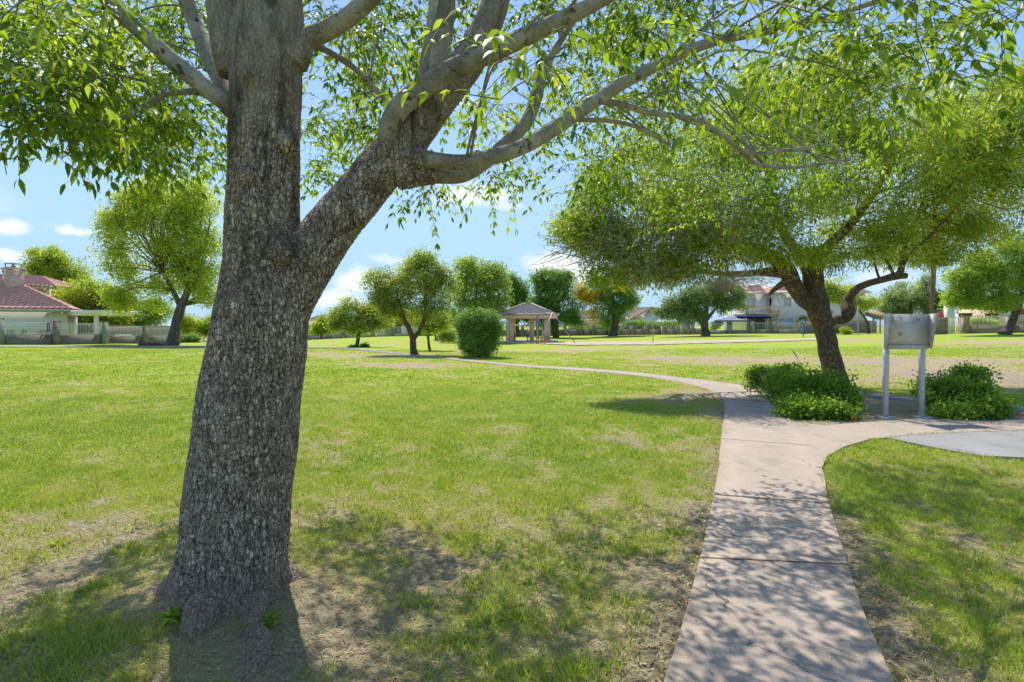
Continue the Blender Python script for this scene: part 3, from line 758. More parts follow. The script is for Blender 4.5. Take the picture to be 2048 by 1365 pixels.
BV, BF, BT = [], [], []
nb = 0
for n, y0, y1, pw, hh, ww in ((420000, 2.2, 7.0, 1.3, 0.042, 0.0045), (330000, 7.0, 16, 1.1, 0.045, 0.011), (230000, 16, 40, 1.0, 0.05, 0.03)):
    x, y = scatter(n, y0, y1, pw)
    k = clear(x + R.normal(0, .025, len(x)), y + R.normal(0, .025, len(x))) & ~inside(BED, x, y); x, y = x[k], y[k]
    L = np.concatenate([lush(x[i:i + 80000], y[i:i + 80000]) for i in range(0, len(x), 80000)])
    L2 = np.clip(L + 0.35 * (fbm(x * 9, y * 9, 31, 2) - 0.5), 0, 1)
    k = R.random(len(x)) < np.clip((L2 - 0.13) * 1.75, 0.05, 1); x, y, L2 = x[k], y[k], L2[k]
    d2 = (x - TB[0]) ** 2 + (y - TB[1]) ** 2
    k = d2 > 0.12; x, y, L2 = x[k], y[k], L2[k]
    n = len(x); z = ground(x, y) - 0.004 + np.where((np.abs(x) < 12) & (y < 13), (fbm(x * 3, y * 3, 21, 3) - 0.5) * 0.03, 0) + 0.09 * np.exp(-((x - TB[0]) ** 2 + (y - TB[1]) ** 2) / 0.5)
    a = R.random(n) * 6.283; ln = hh * (0.45 + 0.9 * R.random(n)) * (0.55 + 0.7 * L2)
    dead = R.random(n) > np.clip(0.30 + 0.95 * L2, 0, 0.94)
    lean = np.where(dead, 1.6, 0.35 + 0.8 * R.random(n))
    b = R.random(n) * 6.283
    wv_ = ww * (0.6 + 0.7 * R.random(n))
    p = np.c_[x, y, z]
    side = np.c_[np.cos(a), np.sin(a), 0 * a] * wv_[:, None] * 0.5
    up = np.c_[np.cos(b) * lean, np.sin(b) * lean, np.ones(n)]; up = norm(up) * ln[:, None]
    up[:, 2] = np.maximum(up[:, 2], 0.006)
    midp = p + up * 0.55 + np.c_[0 * a, 0 * a, ln * 0.12]
    V = np.stack([p - side, p + side, midp + side * 0.7, midp - side * 0.7, p + up * np.where(dead, 1.3, 1.0)[:, None]], 1).reshape(-1, 3)
    q = np.arange(n)[:, None] * 5 + nb
    BV.append(V); BF.append((q + [0, 1, 2, 3], q + [3, 2, 4])); nb += n * 5
    tn = np.where(dead, 0.0 + 0.12 * R.random(n), 0.40 + 0.55 * (fbm(x * .9, y * .7, 51, 3) - .5) + 0.5 * np.clip(L2 - 0.25, 0, 1) + 0.42 * (R.random(n) - 0.4))
    BT.append(np.repeat(np.clip(tn, 0, 1), 5))
# taller tufts of coarse grass
tx, ty = scatter(1500, 2.3, 11, 1.3); k = clear(tx, ty) & ~inside(BED, tx, ty); tx, ty = tx[k], ty[k]
tl = lush(tx, ty); k = (tl > .13) & ((tx - TB[0]) ** 2 + (ty - TB[1]) ** 2 > .3); tx, ty, tl = tx[k], ty[k], tl[k]
ti = np.repeat(np.arange(len(tx)), 46); n = len(ti)
tr = (.03 + .07 * R.random(len(tx)))[ti]
x = tx[ti] + R.normal(0, 1, n) * tr; y = ty[ti] + R.normal(0, 1, n) * tr; z = ground(x, y) - .004 + (fbm(x * 3, y * 3, 21, 3) - 0.5) * 0.03
k = clear(x, y); x, y, z, ti = x[k], y[k], z[k], ti[k]; n = len(x)
a = R.random(n) * 6.283; b = np.arctan2(y - ty[ti], x - tx[ti]) + R.normal(0, .7, n); ln = .035 + .055 * R.random(n); lean = .2 + .9 * R.random(n)
p = np.c_[x, y, z]; side = np.c_[np.cos(a), np.sin(a), 0 * a] * (.0025 + .003 * R.random(n))[:, None]
up = norm(np.c_[np.cos(b) * lean, np.sin(b) * lean, np.ones(n)]) * ln[:, None]; midp = p + up * .55 + np.c_[0 * a, 0 * a, ln * .12]
BV.append(np.stack([p - side, p + side, midp + side * .7, midp - side * .7, p + up], 1).reshape(-1, 3))
q = np.arange(n)[:, None] * 5 + nb; BF.append((q + [0, 1, 2, 3], q + [3, 2, 4])); nb += n * 5
BT.append(np.repeat(np.clip((.55 + .35 * R.random(len(tx)))[ti] + R.normal(0, .08, n), .3, 1), 5))
o = build('grass', np.concatenate(BV), [np.concatenate([f[0] for f in BF]), np.concatenate([f[1] for f in BF])], M['grass'], None, False, {'tint': np.concatenate(BT)})
o['kind'] = 'stuff'; o['label'] = 'short patchy green lawn grass'

# straw thatch and fallen leaves
x, y = scatter(210000, 2.2, 13, 1.25)
k = clear(x, y); x, y = x[k], y[k]
L = np.concatenate([lush(x[i:i + 80000], y[i:i + 80000]) for i in range(0, len(x), 80000)])
k = R.random(len(x)) < np.clip(1.0 - L * 1.15, 0.03, 1); x, y = x[k], y[k]
n = len(x); z = ground(x, y) + 0.008 + (fbm(x * 3, y * 3, 21, 3) - 0.5) * 0.03 + 0.09 * np.exp(-((x - TB[0]) ** 2 + (y - TB[1]) ** 2) / 0.5)
a = R.random(n) * 6.283
D = np.c_[np.cos(a), np.sin(a), (R.random(n) - 0.4) * 0.5]
V, Fl, T = leaf_mesh(np.c_[x, y, z], D, np.c_[R.normal(0, .3, n), R.normal(0, .3, n), np.ones(n)], 0.02 + 0.045 * R.random(n), 0.003 + 0.0035 * R.random(n), 0.35 + 0.65 * R.random(n))
x2, y2 = scatter(9500, 2.2, 14, 1.35)
pth = ~clear(x2, y2)
k = (~pth | (R.random(len(x2)) < 0.035)); x2, y2 = x2[k], y2[k]; pth = pth[k]
vx = np.r_[pl[4:58], pr_[2:28]]
ii = R.integers(0, len(vx), 2600); ex = vx[ii, 0] + R.normal(0, 0.13, 2600); ey = vx[ii, 1] + R.normal(0, 0.16, 2600)
ke = clear(ex, ey) | (R.random(2600) < 0.04)
bx, by = BED[:, 0].min() + R.random(1800) * (np.ptp(BED[:, 0])), BED[:, 1].min() + R.random(1800) * np.ptp(BED[:, 1])
kb = inside(BED, bx, by)
x2 = np.r_[x2, ex[ke], bx[kb]]; y2 = np.r_[y2, ey[ke], by[kb]]
n = len(x2); onp = ~clear(x2, y2)
z2 = ground(x2, y2) + np.where(onp, 0.028, 0.014) + np.where(onp, 0, (fbm(x2 * 3, y2 * 3, 21, 3) - 0.5) * 0.03)
a = R.random(n) * 6.283
D = np.c_[np.cos(a), np.sin(a), (R.random(n) - 0.5) * 0.5 * np.where(onp, 0.2, 1)]
V2, Fl2, T2 = leaf_mesh(np.c_[x2, y2, z2], D, np.c_[R.normal(0, .4, n), R.normal(0, .4, n), np.ones(n)], (0.02 + 0.035 * R.random(n)) * np.where(onp, 0.6, 1), (0.007 + 0.011 * R.random(n)) * np.where(onp, 0.6, 1), R.random(n) ** 0.9)
o = build('leaf_litter', np.r_[V, V2], [np.r_[Fl[0], Fl2[0] + len(V)]], M['litter'], None, False, {'tint': np.r_[T, T2]})
o['kind'] = 'stuff'; o['label'] = 'dry straw and fallen brown leaves'

# ================================================================== SHADE TREE (foreground ash)
Yt = 3.6


def px3(l, Y0=Yt):
    """list of (px,py,half width px, depth offset) -> points, radii"""
    q = [(a[0], a[1], a[2], a[3] if len(a) > 3 else 0.0) for a in l]
    return np.array([P(a, b, Y0 + d) for a, b, r, d in q]), np.array([r / F * (Y0 + d) / math.sqrt(1 + ((a - 1024) / F) ** 2) for a, b, r, d in q])


root = thing('shade_tree', 'large foreground tree with grey plated bark trunk forking low into two stems', 'tree', (TB[0], TB[1], 0.0))
mb = MB()


def tt(l, sides=40, sub=8, ns=0.05, Y0=Yt):
    p, r = px3(l, Y0); mb.tube(p, r, sides, 0.5, True, ns, sub)


tt([(452, 1300, 150), (455, 1225, 140), (460, 1185, 124), (467, 1120, 113), (477, 1000, 106), (488, 900, 104.5), (507, 761, 100), (517, 690, 97), (526, 608, 92), (527, 530, 82), (527, 456, 75), (528, 380, 71), (530, 300, 70), (531, 211, 71), (530, 141, 72), (526, 70, 66), (522, 20, 50)], 72, 8, 0.035)
tt([(468, 150, 34), (458, 100, 38), (450, 40, 36), (438, -60, 33), (415, -200, 29), (360, -420, 20)], 32)
tt([(520, 120, 45, -.05), (516, 50, 42, -.06), (512, -60, 36, -.1), (505, -230, 30, -.3), (470, -450, 22, -.6)], 32)
tt([(568, 120, 40), (571, 40, 36), (576, -60, 32), (600, -230, 27), (640, -420, 20)], 32)
tt([(550, 640, 62), (592, 562, 56), (648, 477, 52), (702, 407, 48), (753, 347, 46), (795, 302, 44), (838, 245, 40), (885, 190, 35), (930, 130, 33), (965, 70, 30), (990, 10, 28), (1005, -70, 26), (1000, -200, 22), (960, -380, 15)], 44)
# crotch saddle with a small burr
tt([(600, 520, 30), (622, 466, 18), (626, 456, 9)], 16)
# branch collars
tt([(520, 225, 50), (478, 218, 34), (450, 205, 24)], 24)
tt([(580, 120, 40), (606, 85, 28), (624, 72, 22)], 24)
tt([(778, 330, 28, -.05), (774, 305, 22, -.1), (773, 285, 20, -.12)], 24)
tt([(800, 325, 34), (835, 318, 23, -.06), (855, 318, 18, -.08)], 24)
tt([(800, 345, 34), (845, 348, 22), (870, 350, 17)], 24)
# knots and old branch scars
for px, py, rr_, dd in ((560, 505, 20, -.2), (492, 355, 18, -.2), (575, 285, 20, -.14), (450, 900, 18, -.2), (725, 425, 15, -.13), (500, 150, 18, -.2)):
    p, r = px3([(px, py + 22, rr_ * .7, dd + .06), (px, py, rr_, dd), (px + 2, py - 20, rr_ * .7, dd + .06)]); mb.tube(p, r, 14, .5, True, .25, 5)
# root flare, sinking into the soil
for a, ln, r0 in ((-165, .22, .15), (-118, .16, .16), (-70, .20, .16), (-32, .26, .15), (15, .22, .15), (70, .25, .15), (125, .25, .15), (165, .2, .15)):
    c_, s_ = math.cos(math.radians(a)), math.sin(math.radians(a))
    pts = [(TB[0] + c_ * d, TB[1] + s_ * d, h) for d, h in ((.10, .40), (.18, .20), (.255, .06), (.30 + ln * .45, -.05), (.34 + ln * .9, -.16))]
    mb.tube(pts, [r0 * .8, r0 * .85, r0 * .85, r0 * .7, r0 * .45], 16, 0.5, True, 0.08, 6)
# surface roots running towards the viewer, half buried
mb.tube([(TB[0] + .26, TB[1] - .26, .06), (TB[0] + .36, TB[1] - .48, .03), (TB[0] + .50, TB[1] - .70, .02), (TB[0] + .52, TB[1] - .98, -.03)], [.09, .055, .045, .03], 14, .5, True, .28, 6)
mb.tube([(TB[0] + .02, TB[1] - .32, .05), (TB[0] + .03, TB[1] - .48, .0), (TB[0] + .0, TB[1] - .62, -.08)], [.13, .10, .05], 14, .5, True, .25, 6)
tmp = mb.build('trunk', M['bark_ash'], root)
rm = tmp.modifiers.new('r', 'REMESH'); rm.mode = 'VOXEL'; rm.voxel_size = 0.0085; rm.use_smooth_shade = True
smd = tmp.modifiers.new('s', 'SMOOTH'); smd.factor = 0.5; smd.iterations = 12
dg = bpy.context.evaluated_depsgraph_get()
me = bpy.data.meshes.new_from_object(tmp.evaluated_get(dg))
tmp.modifiers.clear(); tmp.data = me; me.name = 'trunk'
me.materials.clear(); me.materials.append(M['bark_ash'])
me.polygons.foreach_set('use_smooth', np.ones(len(me.polygons), bool))

LS = []      # samples along the limbs: where branches may start


def limb(l, name='limb', sides=18, sub=8, ns=0.05, Y0=Yt, mat='limb_pale'):
    p, r = px3(l, Y0)
    n_ = len(resample(p, sub)); pp_ = resample(p, sub); al_ = np.r_[0, np.cumsum(np.linalg.norm(np.diff(pp_, axis=0), axis=1))]
    b = MB(); b.tube(p, r, sides, np.r_[np.repeat(al_, sides), 0, al_[-1]], True, ns, sub)
    LS.append(resample(p, 6)[4:])
    return b.build(name, M[mat], root, True, 'along')


limb([(776, 320, 22, -.06), (774, 290, 19, -.12), (778, 255, 20, -.16), (800, 215, 22, -.2), (835, 185, 22, -.22), (880, 152, 21, -.25), (930, 128, 21, -.28), (985, 103, 21, -.32), (1050, 74, 19, -.38), (1130, 38, 17, -.45), (1210, -5, 15, -.5), (1330, -80, 11, -.6), (1480, -160, 6, -.7)])
limb([(835, 316, 20, -.05), (880, 322, 16, -.1), (930, 325, 15.5, -.12), (985, 314, 15.5, -.1), (1040, 296, 15, -.05), (1090, 270, 14.5, 0), (1150, 230, 13.5, .05), (1230, 176, 13, .1), (1300, 138, 12.5, .1), (1370, 105, 11.5, .1), (1440, 80, 10.5, .05), (1540, 62, 8, 0), (1640, 40, 7, -.1), (1750, 5, 5.5, -.2), (1850, -20, 4, -.3)])
limb([(835, 346, 20, .05), (880, 352, 16, .08), (925, 350, 15, .15), (965, 328, 14.5, .25), (1010, 290, 13.5, .35), (1050, 248, 13, .4), (1072, 200, 12, .4), (1085, 150, 10, .4), (1110, 100, 7, .4), (1150, 40, 5, .3)])
limb([(850, 225, 24, .12), (862, 170, 24, .15), (880, 110, 21, .18), (888, 50, 20, .2), (893, -10, 18, .2), (890, -150, 14, .2), (860, -320, 8, .2)])
limb([(842, 190, 10, -.2), (848, 130, 10, -.2), (858, 70, 9, -.15), (866, 0, 8, -.1), (880, -120, 6, 0)], sides=12)
limb([(490, 222, 26, .0), (455, 205, 22, -.03), (425, 186, 20, -.06), (385, 155, 20, -.1), (340, 118, 19.5, -.15), (290, 72, 18.5, -.2), (240, 26, 17.5, -.25), (200, -15, 16, -.3), (140, -90, 13, -.4), (40, -190, 8, -.5)])
limb([(472, 215, 20, .15), (450, 180, 19, .25), (428, 135, 18, .35), (405, 85, 17, .45), (385, 35, 16, .5), (368, -20, 15, .5), (340, -120, 12, .6), (280, -260, 8, .7)])
limb([(415, 183, 9, -.05), (375, 184, 7, -.1), (330, 190, 6, -.15), (290, 212, 5.5, -.2), (240, 238, 5, -.25), (180, 246, 4, -.3), (110, 238, 3, -.35)], sides=10)
limb([(595, 95, 26, 0), (622, 74, 22, -.02), (655, 60, 21, -.05), (695, 36, 20, -.08), (735, 2, 19, -.1), (790, -60, 17, -.15), (870, -170, 13, -.2), (980, -300, 7, -.3)])
limb([(625, 90, 7, .1), (665, 108, 6.5, .25), (710, 138, 6, .4), (750, 180, 5.5, .55), (785, 215, 4, .7), (830, 262, 2.5, .9)], sides=10)
limb([(1195, 202, 7, .05), (1240, 208, 6.5, .2), (1300, 226, 6, .4), (1380, 237, 5.5, .7), (1435, 262, 5, .9), (1490, 304, 4.5, 1.1), (1560, 303, 4, 1.3), (1640, 292, 3, 1.5)], sides=10)
limb([(1060, 292, 6, .0), (1100, 250, 5.5, .1), (1160, 240, 5, .2), (1260, 250, 4, .5), (1340, 290, 3, .8)], sides=10)
limb([(1480, 305, 4, 1.1), (1520, 330, 4, 1.3), (1590, 335, 3.5, 1.6), (1700, 320, 3, 1.9)], sides=8)
LSA = np.concatenate(LS)

# crown: sub-branches with drooping sprays of paired leaflets.  (px,py,rx,ry,depth,half depth,count)
CB = [(60, 90, 130, 110, 3.2, .5, 22), (50, 190, 90, 70, 2.9, .4, 12), (190, 120, 150, 120, 4.2, .7, 34), (300, 230, 120, 90, 4.8, .8, 36), (230, 270, 70, 45, 4.2, .5, 12), (390, 280, 70, 60, 6.2, .8, 20), (340, 90, 120, 110, 5.4, .8, 34),
      (150, 215, 100, 55, 3.4, .4, 13), (420, 60, 60, 80, 5.5, .6, 10), (60, 20, 110, 50, 2.3, .3, 6),
      (700, 110, 95, 100, 5.2, .8, 24), (680, 250, 75, 70, 6.2, .9, 22), (780, 60, 80, 70, 5.0, .8, 16), (650, 340, 40, 35, 6.4, .6, 9), (760, 290, 45, 45, 6.0, .6, 8), (830, 150, 70, 70, 5.6, .6, 10), (640, 30, 60, 40, 4.2, .4, 6),
      (868, 378, 40, 25, 5.6, .4, 7), (960, 210, 60, 70, 5.4, .6, 9), (900, 60, 60, 60, 5.0, .5, 8), (1010, 345, 65, 35, 6.0, .7, 10), (1085, 300, 55, 50, 5.8, .6, 8),
      (1060, 105, 45, 45, 2.0, .12, 4), (1130, 110, 70, 60, 4.8, .5, 10), (1180, 200, 90, 70, 5.4, .7, 11), (1290, 150, 110, 80, 5.8, .7, 18), (1280, 270, 110, 75, 6.2, .9, 16), (1410, 180, 110, 80, 6.2, .8, 12), (1440, 290, 120, 80, 7.2, .9, 19), (1380, 390, 100, 45, 6.8, .9, 16),
      (1190, 360, 80, 40, 6.6, .8, 14), (1540, 230, 110, 90, 7.2, .9, 14), (1560, 340, 100, 50, 7.6, .8, 18), (1660, 190, 80, 60, 5.6, .6, 8), (1250, 40, 120, 45, 4.6, .5, 14), (1420, 35, 110, 35, 4.4, .5, 12),
      (1620, 45, 130, 40, 3.2, .5, 7), (1800, 50, 110, 45, 2.6, .35, 7), (1940, 50, 100, 60, 2.5, .3, 9), (1730, 105, 90, 45, 2.6, .3, 4), (1850, 120, 80, 40, 2.3, .25, 4), (1380, 25, 80, 30, 2.4, .2, 5), (1560, 30, 80, 35, 2.2, .2, 5), (1980, 130, 60, 40, 2.9, .3, 4),
      (1150, 120, 110, 80, 8.0, .8, 12), (1500, 220, 120, 80, 8.8, .8, 14), (1090, 20, 90, 40, 4.5, .5, 9), (980, 30, 60, 40, 4.8, .5, 6)]
CBU = [(3.4, 8.0, 4.4, 1.3, 1.2, .7, 40), (5.0, 8.2, 4.2, 1.0, 1.1, .5, 24), (-1.7, 3.8, 5.2, 1.6, 1.4, .9, 46), (0.2, 4.6, 5.6, 1.6, 1.5, .9, 46), (1.8, 3.4, 4.9, 1.5, 1.2, .7, 40), (-1.0, 5.4, 6.6, 1.9, 1.6, .9, 46), (1.4, 5.6, 6.2, 1.8, 1.5, .9, 46), (3.2, 5.0, 4.9, 1.3, 1.2, .7, 34),
       (-3.4, 4.2, 4.9, 1.4, 1.4, .8, 34), (0.2, 2.2, 5.2, 1.6, 0.9, .7, 20), (2.9, 2.2, 4.4, 1.1, .9, .5, 22), (-2.2, 1.9, 4.6, 1.2, .8, .6, 16), (0.4, 6.6, 5.0, 2.2, .9, .9, 34), (3.6, 6.9, 4.6, 1.4, .9, .8, 24), (-3.0, 6.4, 5.3, 1.6, .9, .9, 22)]
subs = []
for px, py, rx, ry, Y0, rd, n in CB:
    c = P(px, py - 12, Y0); sc = Y0 / F
    for k in range(int(n * (0.60 if px < 460 else 0.56))):
        u = R.normal(0, 1, 3); u = u / np.linalg.norm(u) * R.random() ** 0.45
        subs.append((c + u * np.array([rx * sc, rd, ry * sc]), 1.0 if Y0 > 2.7 else 0.8))
for cx, cy, cz, rx, ry, rz, n in CBU:
    for k in range(int(n * 0.30)):
        u = R.normal(0, 1, 3); u = u / np.linalg.norm(u) * R.random() ** 0.4
        subs.append((np.array([cx, cy, cz]) + u * np.array([rx, ry, rz]), 1.0))
used = []; bt = MB(); tw = MB(); LP, LD, LN, LL, LT = [], [], [], [], []
for s_, big_ in subs:
    d2 = ((LSA - s_) ** 2).sum(1) + np.where(LSA[:, 2] > s_[2] + .5, 1.0, 0)
    kk = np.argsort(d2)[:26]; q = LSA[kk[R.integers(0, 26)]]
    mid = (q + s_) / 2 + np.array([R.normal(0, .08), R.normal(0, .08), 0.10 + 0.1 * np.linalg.norm(s_ - q)])
    if np.linalg.norm(s_ - q) < 2.2 and sum(np.linalg.norm(v - q) < .22 for v in used) < 2:
        used.append(q)
        bt.tube([q, (q * .6 + mid * .4) + [0, 0, .03], mid, (mid + s_) / 2 + [0, 0, .03], s_], [.009, .008, .0065, .005, .003], 5, .5, False, 0, 3)
    base_t = R.normal(0.45, 0.16)
    for k in range(R.integers(7, 10)):
        p0 = s_ + R.normal(0, .10, 3)
        a = R.random() * 6.283; L = 0.26 + 0.26 * R.random()
        d = np.array([math.cos(a), math.sin(a), R.normal(-.1, .35)]); d /= np.linalg.norm(d)
        dr = 0.04 + 0.18 * R.random()
        t = np.linspace(0, 1, 7)[:, None]
        pts = p0 + d * t * L + np.array([0, 0, -1.0]) * dr * t ** 2
        tw.add(*(lambda V, Fq, Ft: (V, [Fq]))(*tube(pts[::2], [.0028, .002, .0016, .001], 3, False)))
        T = norm(np.gradient(pts, axis=0))
        m_ = R.integers(4, 7); ti = np.linspace(0.22, 1.0, m_)
        for tt_ in ti:
            i0 = min(int(tt_ * 6), 5); pp = pts[i0] + (pts[i0 + 1] - pts[i0]) * (tt_ * 6 - i0)
            tg = T[i0]; sd_ = np.cross(tg, [0, 0, 1]); sd_ /= max(np.linalg.norm(sd_), 1e-6)
            opts = ((1, 0.75), (-1, 0.75)) if tt_ < .99 else ((1, .35), (-1, .35), (0, 0))
            for sg, w_ in opts:
                D = tg * 0.75 + sd_ * sg * w_ + np.array([0, 0, -.35]) + R.normal(0, .18, 3)
                N = np.array([0, 0, 1.0]) + sd_ * sg * -.2 + R.normal(0, .35, 3)
                LP.append(pp + R.normal(0, .004, 3)); LD.append(D); LN.append(N); LL.append((0.050 + 0.054 * R.random() ** 1.2) * big_); LT.append(base_t + R.normal(0, .2))
bt.A = [np.full(len(v), 2.0) for v in bt.V]; bt.build('branch', M['limb_pale'], root, True, 'along')
LP, LD, LN, LL = map(np.array, (LP, LD, LN, LL))
V, Fs, T = leaf_mesh(LP, LD, LN, LL, LL * (0.30 + 0.1 * R.random(len(LL))), np.clip(LT, 0, 1), 1)
cr = build('crown', V, Fs, M['leaf_ash'], root, True, {'tint': T})
tw.build('twig', M['stem'], root, False)
print('ash leaves', len(LL), 'trunk verts', len(me.vertices))

# ================================================================== other trees and shrubs
def crown_leaves(blobs, n, size, clump, seed, droop=0.2, narrow=0.5, shell=2.2, tone=0.45, spread=0.22, up=0.5):
    """blobs: list of (centre, radii); leaves gathered in clumps; returns arrays and the clump centres"""
    r = np.random.default_rng(seed)
    C = np.array([b[0] for b in blobs]); Rd = np.array([b[1] for b in blobs])
    if shell < 3.5:          # break every mass into uneven lobes
        C2, R2 = [C], [Rd * .74]
        for k in range(len(C)):
            m_ = 7; u = norm(r.normal(0, 1, (m_, 3)) * np.array([1, .8, 1]))
            f = (.26 + .26 * r.random(m_))[:, None]
            C2.append(C[k] + u * Rd[k] * (.98 - f * .7)); R2.append(np.maximum(Rd[k] * f, Rd[k].mean() * f * .8))
        C = np.concatenate(C2); Rd = np.concatenate(R2)
    vol = (Rd[:, 0] * Rd[:, 2]) ** .85
    per = 34
    nc = max(8, n // per)
    bi = r.choice(len(C), nc, p=vol / vol.sum())
    u = norm(r.normal(0, 1, (nc, 3)))
    rad = r.random(nc) ** (1 / shell)
    cc = C[bi] + u * Rd[bi] * (rad * (0.92 + 0.22 * r.random(nc) + (0.38 * r.random(nc) ** 7 if shell < 3.5 else 0)))[:, None]
    cs = clump * (0.6 + 0.8 * r.random(nc))
    ct = tone + r.normal(0, spread * .7, nc) + r.normal(0, spread * .7, len(C))[bi]
    ci = np.repeat(np.arange(nc), per); m_ = len(ci)
    off = r.normal(0, 1, (m_, 3)) * cs[ci][:, None] * np.array([.55, .55, .42])
    pos = cc[ci] + off
    out = norm(u[ci] * 0.5 + norm(off) * 0.6 + r.normal(0, .5, (m_, 3)))
    N = norm(out * 0.5 + np.array([0, 0, up]) + r.normal(0, .55, (m_, 3)))
    D = norm(norm(off) * 0.7 + r.normal(0, .6, (m_, 3)) - np.array([0, 0, droop]))
    L = size * (0.65 + 0.7 * r.random(m_))
    tn = np.clip(ct[ci] + r.normal(0, spread * .5, m_), 0, 1)
    return pos, D, N, L, L * narrow, tn, cc


def px_blobs(bl, Y0):
    out = []
    for b in bl:
        px, py, rx, ry = b[:4]; Y1 = Y0 + (b[4] if len(b) > 4 else 0.0); s = Y1 / F
        dr = b[5] if len(b) > 5 else 0.8 * math.sqrt(rx * ry) * s
        out.append((P(px, py, Y1), np.array([rx * s, dr, ry * s])))
    return out


def tree(name, label, cat, base, Y0, trunks, blobs, n, size, leaf, bk, seed, clump=0.35, group=None, extra=None, limbs=4, **kw):
    """trunks: polylines in photo pixels (px,py,halfwidth[,depth offset]) standing at distance Y0"""
    b = P(base[0], base[1], Y0); b[2] = gz(b[0], b[1])
    t = thing(name, label, cat, b, group)
    r = np.random.default_rng(seed + 100)
    bw = px_blobs(blobs, Y0)
    pos, D, N, L, W, tn, cc = crown_leaves(bw, int(n * 1.35), size * 1.12, clump, seed, **kw)
    mb = MB(); tops = []
    for l in trunks:
        p, rr = px3(l, Y0); mb.tube(p, rr, 12, .5, True, .06, 5); tops.append((p[-1], rr[-1])); tops.append((p[len(p) // 2], rr[len(p) // 2] * .7))
    if trunks:
        mb.build('trunk', M[bk], t, True)
        lb = MB()
        for c, rd in bw:
            for k in range(limbs):
                q, r0 = min(tops, key=lambda v: np.linalg.norm(v[0] - c) + r.random() * 1.0)
                e = c + r.normal(0, .45, 3) * rd
                mid = (q + e) / 2 + np.array([r.normal(0, .1), r.normal(0, .1), .08]) * np.linalg.norm(e - q)
                lb.tube([q, mid, e], [r0 * .5, r0 * .3, r0 * .08], 5, .5, False, .0, 3)
        lb.build('limb', M[bk], t, True)
    V, Fs, T = leaf_mesh(pos, D, N, L, W, tn)
    build('crown', V, Fs, M[leaf], t, False, {'tint': T})
    for bl2, n2, leaf2 in (extra or []):
        pos, D, N, L, W, tn, cc = crown_leaves(px_blobs(bl2, Y0), n2, size, clump, seed + 1, **kw)
        V, Fs, T = leaf_mesh(pos, D, N, L, W, tn); build('crown', V, Fs, M[leaf2], t, False, {'tint': T})
    return t


TREES = 'trees round the park'
tree('leaning_tree', 'tall leafy bright green tree with a leaning trunk in front of the block fence', 'tree', (345, 691), 49,
     [[(343, 694, 17), (347, 676, 12.5), (355, 640, 11), (363, 612, 9.5), (374, 585, 7), (380, 555, 5)], [(362, 615, 7), (345, 580, 5), (325, 545, 4)]],
     [(330, 430, 95, 70), (275, 460, 70, 75), (390, 460, 62, 85), (320, 530, 105, 60), (245, 525, 48, 55), (400, 555, 55, 55), (290, 588, 70, 38), (335, 382, 70, 36), (243, 430, 38, 45), (240, 595, 42, 28), (400, 400, 45, 45), (295, 385, 45, 35), (415, 600, 35, 25), (365, 500, 80, 80)],
     44000, .19, 'leaf_bright', 'bark_grey', 1, .55, TREES, tone=.5)
tree('round_tree', 'rounded olive green tree behind the tiled roof', 'tree', (112, 690), 75, [[(112, 672, 7), (112, 600, 6), (108, 560, 4)]],
     [(110, 538, 52, 38), (98, 515, 38, 24), (138, 560, 42, 40), (75, 540, 25, 25)], 15000, .24, 'leaf_bright', 'bark_brown', 2, .6, TREES, tone=.3)
tree('broad_tree', 'broad mid green tree behind the white patio cover', 'tree', (190, 690), 66, [[(190, 690, 6), (188, 640, 5), (182, 610, 4)]],
     [(165, 585, 50, 42), (200, 600, 48, 48), (150, 612, 38, 28), (232, 612, 38, 40), (200, 640, 60, 26)], 20000, .22, 'leaf_bright', 'bark_brown', 3, .5, TREES, tone=.34)
tree('low_tree', 'low spreading green tree behind the end of the block fence', 'tree', (280, 690), 69, [[(280, 690, 4), (282, 650, 3)]],
     [(285, 632, 52, 30), (250, 640, 34, 28), (318, 625, 34, 26)], 11000, .2, 'leaf_dark', 'bark_brown', 4, .45, TREES, tone=.75)
tree('hedge_bush', 'big rounded bush past the end of the block fence', 'bush', (395, 686), 72, [],
     [(388, 652, 34, 26), (425, 645, 34, 26), (455, 655, 32, 24), (375, 640, 18, 16), (500, 652, 34, 26), (550, 655, 34, 24), (595, 658, 28, 20)], 17000, .2, 'leaf_bright', 'stem', 5, .4, tone=.45)
tree('low_hedge', 'dark low hedge beneath the big rounded bush', 'hedge', (375, 687), 66, [], [(372, 680, 14, 9), (385, 678, 14, 9), (360, 678, 12, 9)], 3500, .16, 'leaf_dark', 'stem', 6, .3, tone=.5)
tree('small_tree', 'small fresh green tree with thin dark trunk beside the shade tree trunk', 'tree', (643, 688), 80, [[(643, 689, 2.6), (643, 672, 2.2), (646, 655, 2)]],
     [(643, 652, 22, 17), (652, 640, 15, 12), (660, 657, 14, 11), (632, 660, 14, 9)], 6500, .2, 'leaf_bright', 'bark_brown', 7, .4, TREES, tone=.3)
tree('olive_tree', 'small spreading olive tree with grey green crown and low shrub at its foot', 'tree', (713, 695), 46, [[(713, 696, 4.4), (716, 680, 3.6), (717, 666, 3.6)], [(717, 668, 3), (730, 660, 2.4), (745, 650, 2)]],
     [(700, 628, 36, 26), (680, 640, 24, 20), (740, 634, 34, 24), (722, 653, 46, 11), (706, 608, 20, 16), (762, 645, 22, 16), (668, 650, 12, 12)], 9500, .15, 'leaf_olive', 'bark_brown', 8, .4, TREES, tone=.35,
     extra=[([(735, 625, 22, 14), (762, 642, 18, 12), (672, 655, 12, 10)], 1500, 'leaf_yellow')])
